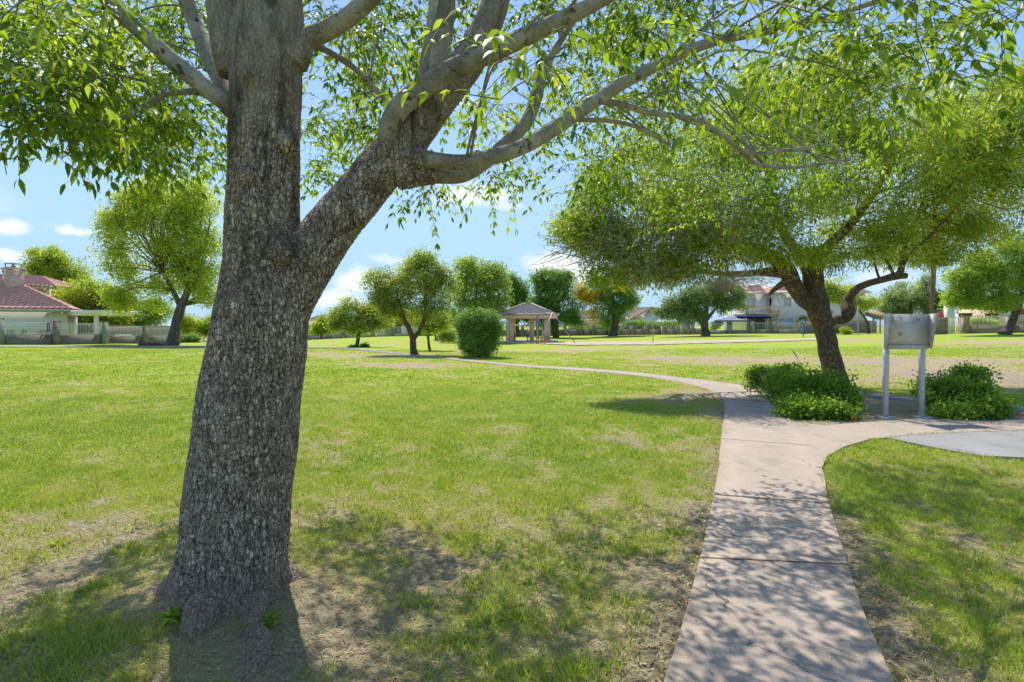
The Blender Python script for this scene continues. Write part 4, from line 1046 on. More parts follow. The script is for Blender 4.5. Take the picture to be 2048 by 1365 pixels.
tree('ground_shrub', 'dark flat shrub hugging the foot of the small olive tree', 'shrub', (722, 695), 45, [], [(730, 694, 9, 4.5), (718, 696, 12, 3.2), (705, 695, 8, 2)], 1500, .12, 'leaf_dark', 'stem', 9, .18, tone=.4)
tree('forked_tree', 'olive and yellow tree with a dark forked trunk left of the big round bush', 'tree', (827, 710), 34,
     [[(829, 711, 9.5), (827, 700, 7), (826, 688, 6.4), (826, 675, 6)], [(826, 680, 5.5), (818, 658, 4.8), (808, 638, 4), (797, 600, 3), (790, 570, 2)], [(828, 678, 4.5), (840, 660, 4), (848, 640, 3.6), (852, 600, 3), (846, 540, 2)]],
     [(788, 580, 50, 38), (840, 560, 55, 45), (758, 562, 30, 28), (880, 585, 38, 38), (800, 618, 58, 22), (860, 620, 42, 26), (840, 515, 26, 18), (860, 525, 22, 18), (903, 565, 18, 22), (768, 600, 34, 26), (762, 545, 18, 13), (822, 535, 20, 20), (880, 545, 20, 16)],
     18000, .12, 'leaf_olive', 'bark_brown', 10, .34, TREES, tone=.3, spread=.24,
     extra=[([(800, 560, 20, 14), (770, 575, 18, 14), (812, 600, 20, 16), (850, 575, 20, 14), (800, 632, 26, 10), (870, 560, 18, 14), (845, 520, 12, 10)], 3600, 'leaf_yellow')])
tree('slim_tree', 'slim young tree with a thin leaning trunk right of the forked tree', 'tree', (858, 703), 39, [[(860, 703, 3), (857, 685, 2.4), (857, 665, 2)]],
     [(862, 650, 26, 16), (845, 642, 16, 13), (882, 645, 18, 16), (868, 632, 18, 12)], 6500, .12, 'leaf_bright', 'bark_brown', 11, .3, TREES, tone=.35)
tree('feathery_tree', 'tall pale feathery tree behind the big round bush', 'tree', (873, 686), 60, [[(873, 687, 4.6), (874, 668, 4), (878, 650, 3.4)], [(940, 690, 5), (948, 620, 4), (955, 570, 2)]],
     [(960, 560, 52, 40), (932, 542, 30, 28), (990, 552, 26, 32), (955, 600, 58, 34), (998, 590, 26, 28), (918, 590, 24, 30), (900, 640, 34, 20), (985, 610, 30, 20)], 19000, .2, 'leaf_pale', 'bark_brown', 12, .5, TREES, tone=.4, up=.7)
tree('dark_tree', 'slim dark green tree between the feathery tree and the ramada roof', 'tree', (1034, 690), 82, [[(1034, 690, 5), (1034, 600, 3)]],
     [(1033, 590, 26, 38), (1024, 566, 17, 22), (1050, 622, 28, 28)], 9000, .24, 'leaf_dark', 'bark_brown', 13, .55, TREES, tone=.3)
tree('bushy_tree', 'large dense dark green tree behind the ramada', 'tree', (1112, 686), 76, [[(1112, 680, 7), (1110, 620, 5), (1108, 580, 3)]],
     [(1100, 562, 38, 26), (1110, 590, 50, 38), (1132, 612, 42, 34), (1082, 602, 34, 38), (1118, 640, 50, 14), (1128, 560, 18, 22), (1080, 572, 20, 18), (1095, 655, 22, 14)], 26000, .22, 'leaf_dark', 'bark_brown', 14, .5, TREES, tone=.5)
tree('two_tone_tree', 'green tree with thick trunk and a yellowing bough at the fence', 'tree', (1228, 672), 78,
     [[(1225, 674, 11), (1228, 662, 8), (1231, 645, 7), (1228, 610, 6), (1216, 580, 5), (1206, 560, 3)], [(1230, 640, 4), (1250, 610, 3), (1256, 590, 2)]],
     [(1228, 602, 38, 36), (1250, 582, 24, 24), (1222, 632, 32, 24), (1200, 572, 24, 18), (1262, 600, 18, 18), (1240, 555, 20, 20)], 14000, .22, 'leaf_dark', 'bark_grey', 15, .5, TREES, tone=.7,
     extra=[([(1158, 578, 24, 17), (1182, 602, 26, 24), (1188, 628, 16, 14), (1172, 590, 24, 20), (1205, 590, 14, 20)], 8000, 'leaf_yellow')])
tree('clumpy_tree', 'wide green tree with clumped boughs and thick trunk right of the pole', 'tree', (1411, 673), 70,
     [[(1411, 674, 11), (1411, 664, 8), (1409, 650, 7.5), (1412, 630, 5), (1416, 590, 3)], [(1409, 655, 5), (1396, 640, 4), (1378, 632, 3), (1350, 618, 2)], [(1411, 645, 4), (1425, 625, 3), (1450, 600, 2)]],
     [(1350, 612, 32, 22), (1400, 598, 50, 28), (1450, 590, 42, 28), (1372, 630, 36, 18), (1440, 612, 34, 18), (1480, 600, 22, 22), (1330, 625, 20, 10), (1398, 632, 22, 14), (1425, 575, 30, 16), (1375, 600, 26, 18)], 23000, .2, 'leaf_grey', 'bark_grey', 16, .5, TREES, tone=.4,
     extra=[([(1390, 615, 18, 12), (1400, 630, 16, 10), (1345, 615, 20, 12), (1430, 590, 20, 10)], 4200, 'leaf_pale')])
tree('yellow_tree', 'dry yellow green tree hanging over the white house wall', 'tree', (1737, 668), 72, [[(1737, 668, 3), (1732, 640, 2.6), (1712, 615, 2)]],
     [(1690, 592, 34, 24), (1730, 606, 44, 16), (1670, 578, 28, 28), (1700, 612, 30, 10), (1650, 585, 20, 22)], 10500, .2, 'leaf_olive', 'bark_grey', 17, .45, TREES, tone=.62)
tree('grey_tree', 'dense grey green tree behind the metal board', 'tree', (1820, 668), 88, [[(1822, 666, 6), (1820, 610, 4)]],
     [(1812, 602, 52, 38), (1850, 592, 34, 38), (1782, 605, 28, 28), (1872, 622, 24, 26), (1800, 630, 40, 18), (1880, 600, 20, 24)], 19000, .25, 'leaf_grey', 'bark_brown', 18, .55, TREES, tone=.45)
tree('mesquite_tree', 'pale lime tree with leaning trunk at the railing fence on the far right', 'tree', (2016, 669), 52,
     [[(2008, 671, 17), (2014, 664, 12), (2024, 645, 9), (2034, 622, 8), (2041, 600, 7), (2050, 560, 4)], [(2036, 612, 4.5), (2022, 598, 4), (2005, 580, 3), (1970, 560, 2)]],
     [(1990, 520, 58, 36), (1952, 560, 55, 32), (2020, 560, 60, 36), (1932, 592, 38, 18), (2002, 600, 58, 17), (2055, 505, 50, 56), (2095, 560, 55, 56), (1903, 596, 24, 17), (1975, 590, 60, 24), (1925, 560, 34, 24), (1960, 535, 50, 30), (2000, 610, 40, 12), (1930, 605, 30, 12)],
     52000, .16, 'leaf_pale', 'bark_grey', 19, .42, TREES, tone=.45, up=.8)
tree('round_bush', 'big dense dark green clipped bush standing alone on the slope', 'bush', (958, 714), 31, [[(958, 716, 5), (958, 690, 4)]],
     [(958, 650, 46, 30), (958, 680, 40, 34), (930, 655, 20, 26), (988, 655, 19, 28), (958, 640, 34, 20), (945, 690, 22, 22), (972, 690, 22, 20)], 24000, .085, 'leaf_dark', 'bark_brown', 20, .2, shell=4, tone=.55, up=.5)
tree('clipped_bush', 'small boxy clipped bush on the rise behind the slim tree', 'bush', (893, 686), 56, [],
     [(885, 672, 8, 10), (898, 672, 9, 11), (905, 672, 7, 10), (891, 668, 12, 7)], 5000, .11, 'leaf_olive', 'stem', 21, .22, shell=4, tone=.4)
tree('mid_tree', 'leafy green tree filling the gap behind the forked tree trunk', 'tree', (800, 680), 98, [[(800, 682, 3), (800, 650, 2)]],
     [(790, 640, 26, 18), (820, 640, 26, 20), (850, 648, 22, 18), (880, 650, 26, 20)], 9000, .25, 'leaf_bright', 'bark_brown', 22, .5, TREES, tone=.5)
tree('hedge', 'long dark hedge on the rise left of the clipped bush', 'hedge', (848, 678), 84, [], [(832, 672, 16, 9), (850, 671, 16, 9), (868, 672, 12, 9)], 4000, .18, 'leaf_dark', 'stem', 23, .3, tone=.25, shell=4)
for px, lab in ((776, 'left clipped ball topiary behind the far white fence'), (790, 'taller clipped ball topiary behind the far white fence')):
    tree('topiary', lab, 'topiary', (px, 680), 97, [[(px, 681, 1.6), (px, 660, 1.4)]], [(px, 654, 9, 5.5), (px, 664, 4.5, 9)], 2200, .2, 'leaf_dark', 'bark_brown', 24 + px, .25, 'ball topiaries', shell=4, tone=.6, limbs=1)
tree('wall_shrub', 'small green shrub by the lamp post', 'shrub', (1693, 672), 68, [], [(1692, 665, 9, 7), (1688, 660, 5, 5)], 1400, .14, 'leaf_bright', 'stem', 60, .25, tone=.35)
tree('dry_shrub', 'dry pinkish brown shrub against the block wall', 'shrub', (1668, 670), 69, [], [(1667, 660, 7, 10)], 900, .12, 'frond_dead', 'stem', 61, .25, tone=.6)
tree('garden_hedge', 'clipped green hedge behind the white railing on the far right', 'hedge', (1965, 668), 59.5, [], [(1940, 648, 14, 12), (1955, 646, 14, 12), (1970, 649, 14, 12), (1985, 650, 12, 11)], 5200, .14, 'leaf_bright', 'stem', 62, .25, shell=4, tone=.4)
tree('garden_hedge', 'long green hedge showing above the mid distance block fence', 'hedge', (1300, 672), 93, [], [(1262, 655, 18, 12), (1285, 653, 18, 12), (1310, 655, 18, 12), (1335, 654, 18, 12), (1355, 656, 14, 11)], 8000, .2, 'leaf_dark', 'stem', 63, .3, shell=4, tone=.75)
tree('garden_hedge', 'dark hedge behind the fence gaps left of the two tone tree', 'hedge', (1190, 672), 93, [], [(1170, 660, 16, 11), (1195, 660, 16, 11), (1212, 660, 12, 11), (1150, 660, 12, 12)], 5000, .2, 'leaf_dark', 'stem', 64, .3, shell=4, tone=.55)
tree('garden_shrub', 'leafy shrub beside the blue patio umbrella', 'shrub', (1428, 668), 83, [], [(1428, 655, 8, 10), (1436, 650, 8, 8)], 1800, .18, 'leaf_bright', 'stem', 65, .3, tone=.4)
tree('garden_shrub', 'pale tuft of leaves above the pet waste post', 'shrub', (1604, 668), 82, [], [(1604, 640, 9, 7)], 1000, .18, 'leaf_pale', 'stem', 66, .3, tone=.5)
tree('flowering_shrub', 'pink bougainvillea at the wall right of the metal board', 'shrub', (1880, 667), 58.5, [], [(1876, 650, 5, 8), (1882, 640, 6, 5)], 1200, .12, 'leaf_dark', 'stem', 67, .2, tone=.4,
     extra=[([(1881, 631, 6, 4), (1884, 642, 5, 3.5)], 900, 'petal_pink')])
tree('flowering_shrub', 'small red flowering vine under the distant tan eave', 'shrub', (1195, 672), 96, [], [(1200, 652, 6, 4)], 500, .2, 'leaf_dark', 'stem', 68, .25, tone=.4,
     extra=[([(1196, 648, 9, 2.5)], 500, 'petal_pink')])

# fan palm: trunk with old leaf bases, dead skirt, green head
b = P(1863, 668, 84); b[2] = gz(b[0], b[1])
t = thing('fan_palm', 'tall palm with ragged brown trunk rising behind the metal board', 'palm', b)
p, r_ = px3([(1861, 670, 5.5), (1862, 640, 5), (1865, 590, 5.5), (1868, 520, 6)], 84); mb = MB(); mb.tube(p, r_, 12, .5, True, .12, 10); mb.build('trunk', M['palm'], t, True)
for nm, n, mat, z0, z1 in (('dead_frond_skirt', 60, 'frond_dead', -1.3, -.3), ('crown', 40, 'leaf_grey', -.2, 1.2)):
    r = np.random.default_rng(5); q = P(1868, 520, 84) + [0, 0, .3]
    a = r.random(n) * 6.28; el = z0 + (z1 - z0) * r.random(n)
    dv = norm(np.c_[np.cos(a), np.sin(a), el])
    pp, dd, nn, ll = [], [], [], []
    for v in dv:
        h = q + v * (0.6 if z0 < -1 else .9)
        for k in range(14):
            pp.append(h); dd.append(v + r.normal(0, .33, 3)); nn.append(r.normal(0, 1, 3)); ll.append(.7 + .4 * r.random())
    V, Fs, T = leaf_mesh(np.array(pp), np.array(dd), np.array(nn), np.array(ll), .07, r.random(len(pp)))
    build(nm, V, Fs, M[mat], t, False, {'tint': T})

# ------------------------------------------------------------------ spreading tree by the path
Ys = 16.0
b = P(1668, 771, Ys); b[2] = gz(b[0], b[1])
st = thing('spreading_tree', 'broad willow leaved tree with crooked brown trunk rising from the planting bed', 'tree', b)
mb = MB()


def ts(l, sides=20, ns=.09, sub=8):
    p, r = px3(l, Ys); mb.tube(p, r, sides, .5, True, ns, sub); return p


ts([(1674, 800, 38), (1672, 772, 30), (1667, 740, 24), (1657, 700, 21), (1648, 660, 20), (1640, 635, 22), (1627, 612, 20), (1606, 597, 17.5), (1590, 575, 17), (1577, 548, 18), (1562, 530, 17), (1535, 510, 14), (1490, 490, 11), (1430, 470, 8), (1360, 440, 5)], 28)
ts([(1645, 640, 20), (1640, 610, 20), (1632, 585, 20.5), (1626, 555, 21), (1630, 530, 19), (1650, 500, 14), (1690, 460, 10), (1740, 400, 7), (1790, 320, 4)], 28)
ts([(1626, 560, 18), (1612, 530, 15), (1590, 500, 12), (1560, 450, 9), (1540, 380, 6), (1530, 300, 3)], 20)
ts([(1570, 545, 14), (1530, 545, 9), (1480, 548, 7), (1420, 545, 5), (1340, 520, 3), (1260, 500, 2)], 14)
ts([(1575, 560, 8), (1550, 578, 6), (1540, 588, 4)], 12)
mb.build('trunk', M['bark_brown'], st, True)
mb = MB()
ts([(1640, 655, 15), (1668, 642, 11), (1690, 636, 12), (1697, 622, 15, -.1), (1694, 610, 12), (1703, 590, 9.5), (1722, 573, 8.5), (1755, 562, 8), (1785, 554, 8.5), (1800, 545, 7), (1805, 520, 7), (1812, 490, 6), (1825, 455, 4.5), (1850, 390, 3), (1860, 330, 2)], 18)
ts([(1782, 556, 8), (1800, 552, 8), (1812, 552, 7.5)], 12)
ts([(1804, 535, 5), (1820, 508, 4.2), (1860, 472, 3.6), (1900, 430, 2.6), (1950, 380, 1.6)], 10)
ts([(1790, 556, 4), (1778, 530, 3.2), (1755, 490, 2.6), (1735, 450, 2)], 8)
ts([(1760, 562, 3), (1750, 530, 2.2), (1745, 490, 1.6)], 8)
mb.build('limb', M['bark_brown'], st, True)
SB = [(1215, 440, 95, 70, 14), (1300, 350, 130, 100, 14.5), (1185, 385, 55, 50, 14), (1450, 320, 160, 120, 14.5), (1400, 445, 150, 55, 13.8), (1600, 290, 180, 140, 15), (1560, 430, 120, 60, 14.5), (1700, 210, 170, 105, 15.5), (1800, 300, 160, 120, 15.5), (1700, 420, 100, 65, 16),
      (1850, 420, 120, 62, 16.5), (1930, 260, 120, 115, 16.5), (1985, 380, 85, 82, 17), (1250, 515, 110, 32, 14), (1345, 535, 70, 22, 14.2), (1490, 492, 70, 32, 14), (1550, 180, 120, 80, 15.5), (2040, 200, 85, 85, 16.5), (1640, 500, 60, 26, 15), (1820, 490, 60, 26, 17), (1160, 470, 45, 40, 14),
      (1750, 500, 60, 30, 15.5), (1930, 440, 60, 45, 17), (2080, 330, 80, 110, 17), (1420, 535, 50, 14, 14.2), (1215, 548, 60, 16, 14.2), (1300, 555, 60, 12, 14), (1150, 440, 50, 40, 14), (1380, 490, 110, 40, 13.4), (1260, 470, 110, 50, 13.4), (1560, 500, 60, 30, 14), (1680, 520, 50, 22, 15), (1780, 440, 70, 50, 15.6), (1980, 300, 90, 90, 15.5), (1900, 330, 90, 70, 15.5), (1880, 500, 60, 26, 16.5), (1945, 470, 60, 45, 16.5), (1800, 515, 45, 14, 16), (2010, 450, 50, 40, 17)]
bw = [(P(x, y, Y0), np.array([rx * Y0 / F, 1.25 * math.sqrt(rx * ry) * Y0 / F, ry * Y0 / F])) for x, y, rx, ry, Y0 in SB]
pos, D, N, L, W, tn, cc = crown_leaves(bw, 165000, .135, .30, 77, droop=.55, narrow=.23, shell=1.9, tone=.5, spread=.26, up=.5)
# paler, yellower growth on the low outer side nearest the path
tn = np.clip(tn + .12 * (fbm(pos[:, 0] * .8, pos[:, 2] * .9, 5, 3) - .5) * 2, 0, 1)
V, Fs, T = leaf_mesh(pos, D, N, L, W, tn)
build('crown', V, Fs, M['leaf_sumac'], st, False, {'tint': T})
LB = MB(); r = np.random.default_rng(8)
nodes_ = np.concatenate([resample(px3(l, Ys)[0], 6) for l in ([(1562, 530, 1), (1490, 490, 1), (1360, 440, 1)], [(1650, 500, 1), (1740, 400, 1), (1790, 320, 1)], [(1590, 500, 1), (1540, 380, 1), (1530, 300, 1)], [(1805, 520, 1), (1825, 455, 1), (1860, 330, 1)], [(1480, 548, 1), (1340, 520, 1), (1260, 500, 1)])])
for c in cc[r.choice(len(cc), 300, replace=False)]:
    q = nodes_[np.argmin(((nodes_ - c) ** 2).sum(1) + r.random(len(nodes_)) * 2)]
    mid = (q + c) / 2 + r.normal(0, .12, 3) * np.linalg.norm(c - q) + [0, 0, .1]
    LB.tube([q, mid, c], [.022, .011, .003], 4, .5, False, 0, 4)
LB.build('branch', M['bark_brown'], st, True)
# tangle of bare dead twigs on the low outer side
DT = MB(); dt = [(1330, 470, 150, 60, 13.6), (1220, 490, 90, 45, 13.6), (1420, 430, 120, 60, 13.6), (1310, 545, 70, 18, 14), (1460, 560, 90, 14, 14.4)]
for x, y, rx, ry, Y0 in dt:
    for k in range(int(rx * 2.6)):
        u = r.normal(0, .5, 2); c = P(x + u[0] * rx, y + u[1] * ry, Y0 + r.normal(0, .6))
        d = norm(np.array([-.7 + r.normal(0, .5), r.normal(0, .5), r.normal(.05, .55)])); ln = .35 + .7 * r.random()
        DT.tube([c - d * ln * .5, c + r.normal(0, .06, 3), c + d * ln * .5 + r.normal(0, .12, 3)], [.0055, .004, .002], 3, .5, False, 0, 3)
for k in range(26):
    q = P(1180 + r.normal(0, 25), 500 + r.normal(0, 14), 13.8); d = norm(np.array([-1, r.normal(0, .3), r.normal(-.15, .3)])); ln = .5 + .6 * r.random()
    DT.tube([q, q + d * ln * .5 + r.normal(0, .03, 3), q + d * ln], [.012, .008, .003], 4, .5, False, 0, 3)
DT.build('dead_twig', M['dead_twig'], st, True)


# ------------------------------------------------------------------ lantana shrubs in the bed
def shrub(label, base, blobs, n, seed, flowers):
    b = G(*base); t = thing('flowering_shrub', label, 'shrub', b)
    bw = [(np.array([P(x, y, Y0)[0], Y0, max(P(x, y, Y0)[2], .12)]), np.array([rx * Y0 / F, .85 * math.sqrt(rx * ry) * Y0 / F, ry * Y0 / F])) for x, y, rx, ry, Y0 in blobs]
    pos, D, N, L, W, tn, cc = crown_leaves(bw, n, .062, .13, seed, droop=.15, narrow=.6, shell=2.0, tone=.5, spread=.34, up=.7)
    k = pos[:, 2] > gz(b[0], b[1]) + .012
    V, Fs, T = leaf_mesh(pos[k], D[k], N[k], L[k], W[k], tn[k], 0)
    build('foliage', V, Fs, M['leaf_shrub'], t, False, {'tint': T})
    r = np.random.default_rng(seed); sb = MB()
    for c in cc[r.choice(len(cc), min(170, len(cc)), replace=False)]:
        q = np.array([b[0] + (c[0] - b[0]) * .55 + r.normal(0, .1), b[1] + (c[1] - b[1]) * .55 + r.normal(0, .1), 0.0])
        e = c + (c - q) * .10
        sb.tube([q, (q + e) / 2 + [0, 0, .10], e], [.006, .0045, .002], 4, .5, False, 0, 3)
    sb.build('stem', M['wood'], t, True)
    fp, fd = [], []
    for f in flowers:
        c = P(*f)
        for k in range(38):
            fp.append(c + r.normal(0, .018, 3)); fd.append(r.normal(0, 1, 3) + [0, -.3, .5])
    V, Fs, T = leaf_mesh(np.array(fp), np.array(fd), r.normal(0, 1, (len(fp), 3)), .03, .022, r.random(len(fp)))
    build('blossom', V, Fs, M['petal_orange'], t, False, {'tint': T})
    return t


sh = shrub('sprawling green shrub at the foot of the crooked trunk with one orange blossom', (1612, 815),
      [(1535, 762, 34, 28, 13.4), (1565, 768, 45, 34, 12.6), (1600, 785, 60, 46, 11.8), (1650, 785, 50, 44, 11.4), (1625, 815, 62, 30, 10.6), (1680, 800, 30, 36, 11.2), (1605, 825, 52, 22, 10.4), (1645, 828, 60, 18, 10.3), (1520, 750, 22, 20, 13.6), (1580, 745, 30, 16, 13), (1700, 795, 14, 20, 11.2)], 21000, 31, [(1706, 836, 10.1), (1709, 839, 10.1)])
sb = MB(); q = P(1612, 755, 11.8); sb.tube([q, P(1604, 735, 11.8), P(1592, 712, 11.8)], [.006, .005, .004], 5, .5, True, 0, 4); sb.tube([P(1596, 718, 11.8), P(1590, 708, 11.8), P(1584, 700, 11.8)], [.004, .016, .004], 6, .5, True, .2, 3)
sb.build('seed_stalk', M['dead_twig'], sh, True)
shrub('rounded green shrub right of the metal board posts', (1925, 830),
      [(1925, 785, 62, 42, 11), (1960, 800, 50, 36, 10.8), (1885, 795, 42, 40, 10.9), (1930, 815, 75, 24, 10.4), (1990, 815, 26, 20, 10.4), (1860, 780, 22, 28, 11.1), (1845, 775, 14, 14, 11.1), (1940, 755, 40, 18, 11.2), (1900, 760, 26, 16, 11.2)], 16000, 32, [(1950, 832, 10.1), (2038, 831, 10.2)])

# weeds sprouting against the trunk
for px, py, n, lab in ((362, 1258, 26, 'broad leaved weed tuft at the left foot of the shade tree'), (528, 1268, 34, 'grassy weed tuft between the roots of the shade tree')):
    g = G(px, py); r = np.random.default_rng(px)
    a = r.random(n * 3) * 6.28; k = len(a)
    Pp = g + np.c_[r.normal(0, .04, k), r.normal(0, .03, k), np.full(k, .055)]
    V, Fs, T = leaf_mesh(Pp, np.c_[np.cos(a), np.sin(a), .35 + .7 * r.random(k)], np.c_[r.normal(0, .3, (k, 2)), np.ones(k)], .05 + .06 * r.random(k), .013 if px > 400 else .03, .3 + .4 * r.random(k), 1)
    o = build('weed', V, Fs, M['leaf_shrub'], None, True, {'tint': T}); tag(o, lab, 'weed')
# a twig lying across the path edge
g = G(1428, 1011); h = G(1452, 1007)
mb = MB(); mb.tube([g + [0, 0, .03], (g + h) / 2 + [0, .01, .04], h + [0, 0, .034]], [.006, .005, .003], 6, .5, True, .2, 4)
tag(mb.build('fallen_twig', M['wood'], None, True), 'dark twig lying on the left edge of the footpath', 'twig')

# ================================================================== fences and walls
def fence(name, label, cat, pts, base_h, rail_h, mats, pill_h, pill_w=.42, pill_mats=None, gap=.115, bars=True, th=.2, group=None, skip=()):
    """pts: [(x,y)] pillar plan positions; between them a block base with a railing above"""
    b = np.array([pts[0][0], pts[0][1], gz(*pts[0])]); t = thing(name, label, cat, b, group)
    for i, (x, y) in enumerate(pts):
        z = gz(x, y); h = pill_h[i] if isinstance(pill_h, (list, tuple)) else pill_h
        if h <= 0: continue
        mb = MB(); a = math.atan2(pts[min(i + 1, len(pts) - 1)][1] - pts[max(i - 1, 0)][1], pts[min(i + 1, len(pts) - 1)][0] - pts[max(i - 1, 0)][0])
        mb.box((x, y, z + h / 2 - .2), (pill_w, pill_w, h + .4), a); mb.box((x, y, z + h + .03), (pill_w + .05, pill_w + .05, .06), a)
        mb.build('pillar', M[pill_mats[i] if pill_mats else mats[0]], t)
    for i in range(len(pts) - 1):
        if i in skip: continue
        p, q = np.array(pts[i], float), np.array(pts[i + 1], float); d = q - p; L = np.linalg.norm(d); d = d / L
        p0, q0 = p + d * pill_w * .5, q - d * pill_w * .5
        if len(np.shape(pill_h)) and False: pass
        zz = (gz(*p) + gz(*q)) / 2; a = math.atan2(d[1], d[0]); c = (p0 + q0) / 2; ln = np.linalg.norm(q0 - p0)
        mb = MB(); mb.box((c[0], c[1], zz + base_h / 2 - .3), (ln, th, base_h + .6), a); mb.build('base_wall', M[mats[0]], t)
        if rail_h > base_h:
            mb = MB(); n = int(ln / gap)
            for zr in (base_h + .07, rail_h):
                mb.box((c[0], c[1], zz + zr), (ln, .035, .045), a)
            for k in range(n + 1):
                w = p0 + d * ln * k / max(n, 1)
                mb.box((w[0], w[1], zz + (base_h + rail_h) / 2), (.02, .02, rail_h - base_h), a)
            mb.build('railing', M[mats[1]], t)
    return t


def X_(px, Y): return (px - 1024) / F * Y


fence('block_fence', 'grey block wall with sage pillars and white railing in front of the tiled house', 'fence',
      [(X_(-260, 36.5), 36.5), (X_(-120, 39.5), 39.5), (X_(-2, 43), 43), (X_(111, 46), 46), (X_(208, 49.5), 49.5)], .78, 1.72, ('block', 'white_metal'), [2.0, 2.0, 1.95, 1.85, 1.85], .46, ['block_sage', 'block', 'block_sage', 'block', 'block_sage'])
fence('block_fence', 'lower stretch of grey block wall with white railing behind the leaning tree', 'fence',
      [(X_(212, 50), 50), (X_(289, 53), 53), (X_(354, 56), 56)], .65, 1.5, ('block', 'white_metal'), [0, 1.55, 1.6], .5)
fence('wire_fence', 'low pale wire fence far off past the end of the block fence', 'fence',
      [(X_(392, 82), 82), (X_(408, 86), 86), (X_(424, 90), 90), (X_(440, 96), 96)], .12, 1.3, ('block', 'steel'), 1.35, .09, gap=.25)
fence('block_fence', 'distant grey wall with white railing left of the small olive tree', 'fence',
      [(X_(470, 93), 93), (X_(540, 94), 94), (X_(610, 95), 95), (X_(657, 96), 96), (X_(687, 97), 97), (X_(745, 96), 96)], .75, 1.75, ('block', 'steel'), 1.8, .45)
fence('white_fence', 'distant white railing on a grey wall behind the green mound', 'fence',
      [(X_(747, 93), 93), (X_(785, 93), 93), (X_(820, 93), 93), (X_(850, 92), 92), (X_(890, 92), 92)], .9, 2.05, ('block', 'white_metal'), 2.1, .3)
fence('block_fence', 'mid distance brown block wall with pillars behind the ramada and swing frame', 'fence',
      [(X_(p, 90), 90) for p in (985, 1015, 1045, 1075, 1102, 1130, 1162, 1186, 1214)], 1.0, 1.62, ('block', 'steel'), 1.66, .5, gap=.2)
fence('block_fence', 'mid distance brown block wall with pillars right of the two tone tree', 'fence',
      [(X_(p, 90), 90) for p in (1216, 1237, 1264, 1292, 1325)], 1.0, 1.62, ('block_pink', 'steel'), 1.66, .5, gap=.2)
t = fence('block_fence', 'stretch of brown wall with a narrow iron gate beside the arched shed', 'fence',
          [(X_(p, 89), 89) for p in (1327, 1355, 1367, 1385, 1408)], 1.0, 1.62, ('block_pink', 'steel'), 1.66, .5, gap=.2, skip=(1,))
mb = MB(); z = gz(X_(1361, 89), 89)
for k in range(5): mb.box((X_(1358.5 + k * 1.3, 89), 89, z + .8), (.03, .03, 1.5))
mb.box((X_(1361, 89), 89, z + 1.5), (.5, .04, .05)); mb.box((X_(1361, 89), 89, z + .15), (.5, .04, .05)); mb.build('gate', M['white_metal'], t)
fence('railing_fence', 'pale pillared fence with white railing before the two storey white house', 'fence',
      [(X_(p, 80), 80) for p in (1412, 1459, 1504, 1549, 1597)], .52, 1.52, ('block_pink', 'white_metal'), [1.6, 1.72, 1.72, 1.75, 0], .55, ['block_sage'] * 5, gap=.16)
# solid wall with gate further right
b = np.array([X_(1600, 80), 80, gz(X_(1600, 80), 80)])
t = thing('block_wall', 'solid brown block wall behind the crooked trunk', 'wall', b)
for x0, x1, h in ((1598, 1752, 1.78),):
    mb = MB(); mb.box((X_((x0 + x1) / 2, 80), 80, b[2] + h / 2 - .3), (X_(x1, 80) - X_(x0, 80), .25, h + .6)); mb.box((X_((x0 + x1) / 2, 80), 80, b[2] + h + .035), (X_(x1, 80) - X_(x0, 80) + .04, .3, .07)); mb.build('wall', M['block'], t)
b = np.array([X_(1770, 76), 76, gz(X_(1770, 76), 76)])
t = thing('railing_gate', 'grey railing gate left of the metal board', 'gate', b)
mb = MB(); z = b[2]
for k in range(19): mb.box((X_(1745 + k * 2.1, 76), 76, z + .85), (.025, .025, 1.6))
for zr in (.1, .9, 1.62): mb.box((X_(1764, 76), 76, z + zr), (2.9, .04, .05))
mb.build('panel', M['steel'], t)
mb = MB(); mb.box((X_(1744, 76) - .05, 76, z + .85), (.1, .1, 1.75)); mb.build('post', M['steel'], t)

# nearer wall, gate and railing on the far right
t = fence('railing_wall', 'pink brown wall with white railing on the far right behind the lime tree', 'wall',
          [(X_(1930, 57), 57), (X_(2020, 57), 57), (X_(2130, 56), 56), (X_(2260, 55), 55)], .72, 1.72, ('block_pink', 'white_metal'), [1.72, 1.72, 1.72, 1.72], .5, gap=.13)
b = np.array([X_(1880, 57), 57, gz(X_(1880, 57), 57)])
t = thing('block_wall', 'short pink brown wall holding the white gate right of the metal board', 'wall', b)
mb = MB(); mb.box((X_(1868, 57), 57, b[2] + .7), (X_(1894, 57) - X_(1842, 57), .22, 1.98)); mb.build('wall', M['block_pink'], t)
mb = MB()
for k in range(8): mb.box((X_(1898 + k * 2.9, 57), 56.98, b[2] + .86), (.025, .03, 1.55))
for zr in (.1, 1.64): mb.box((X_(1908, 57), 56.98, b[2] + zr), (X_(1919.5, 57) - X_(1896.5, 57), .035, .06))
for p in (1895.6, 1919.8): mb.box((X_(p, 57), 57.02, b[2] + .86), (.07, .07, 1.72))
mb.build('gate', M['white_metal'], t)


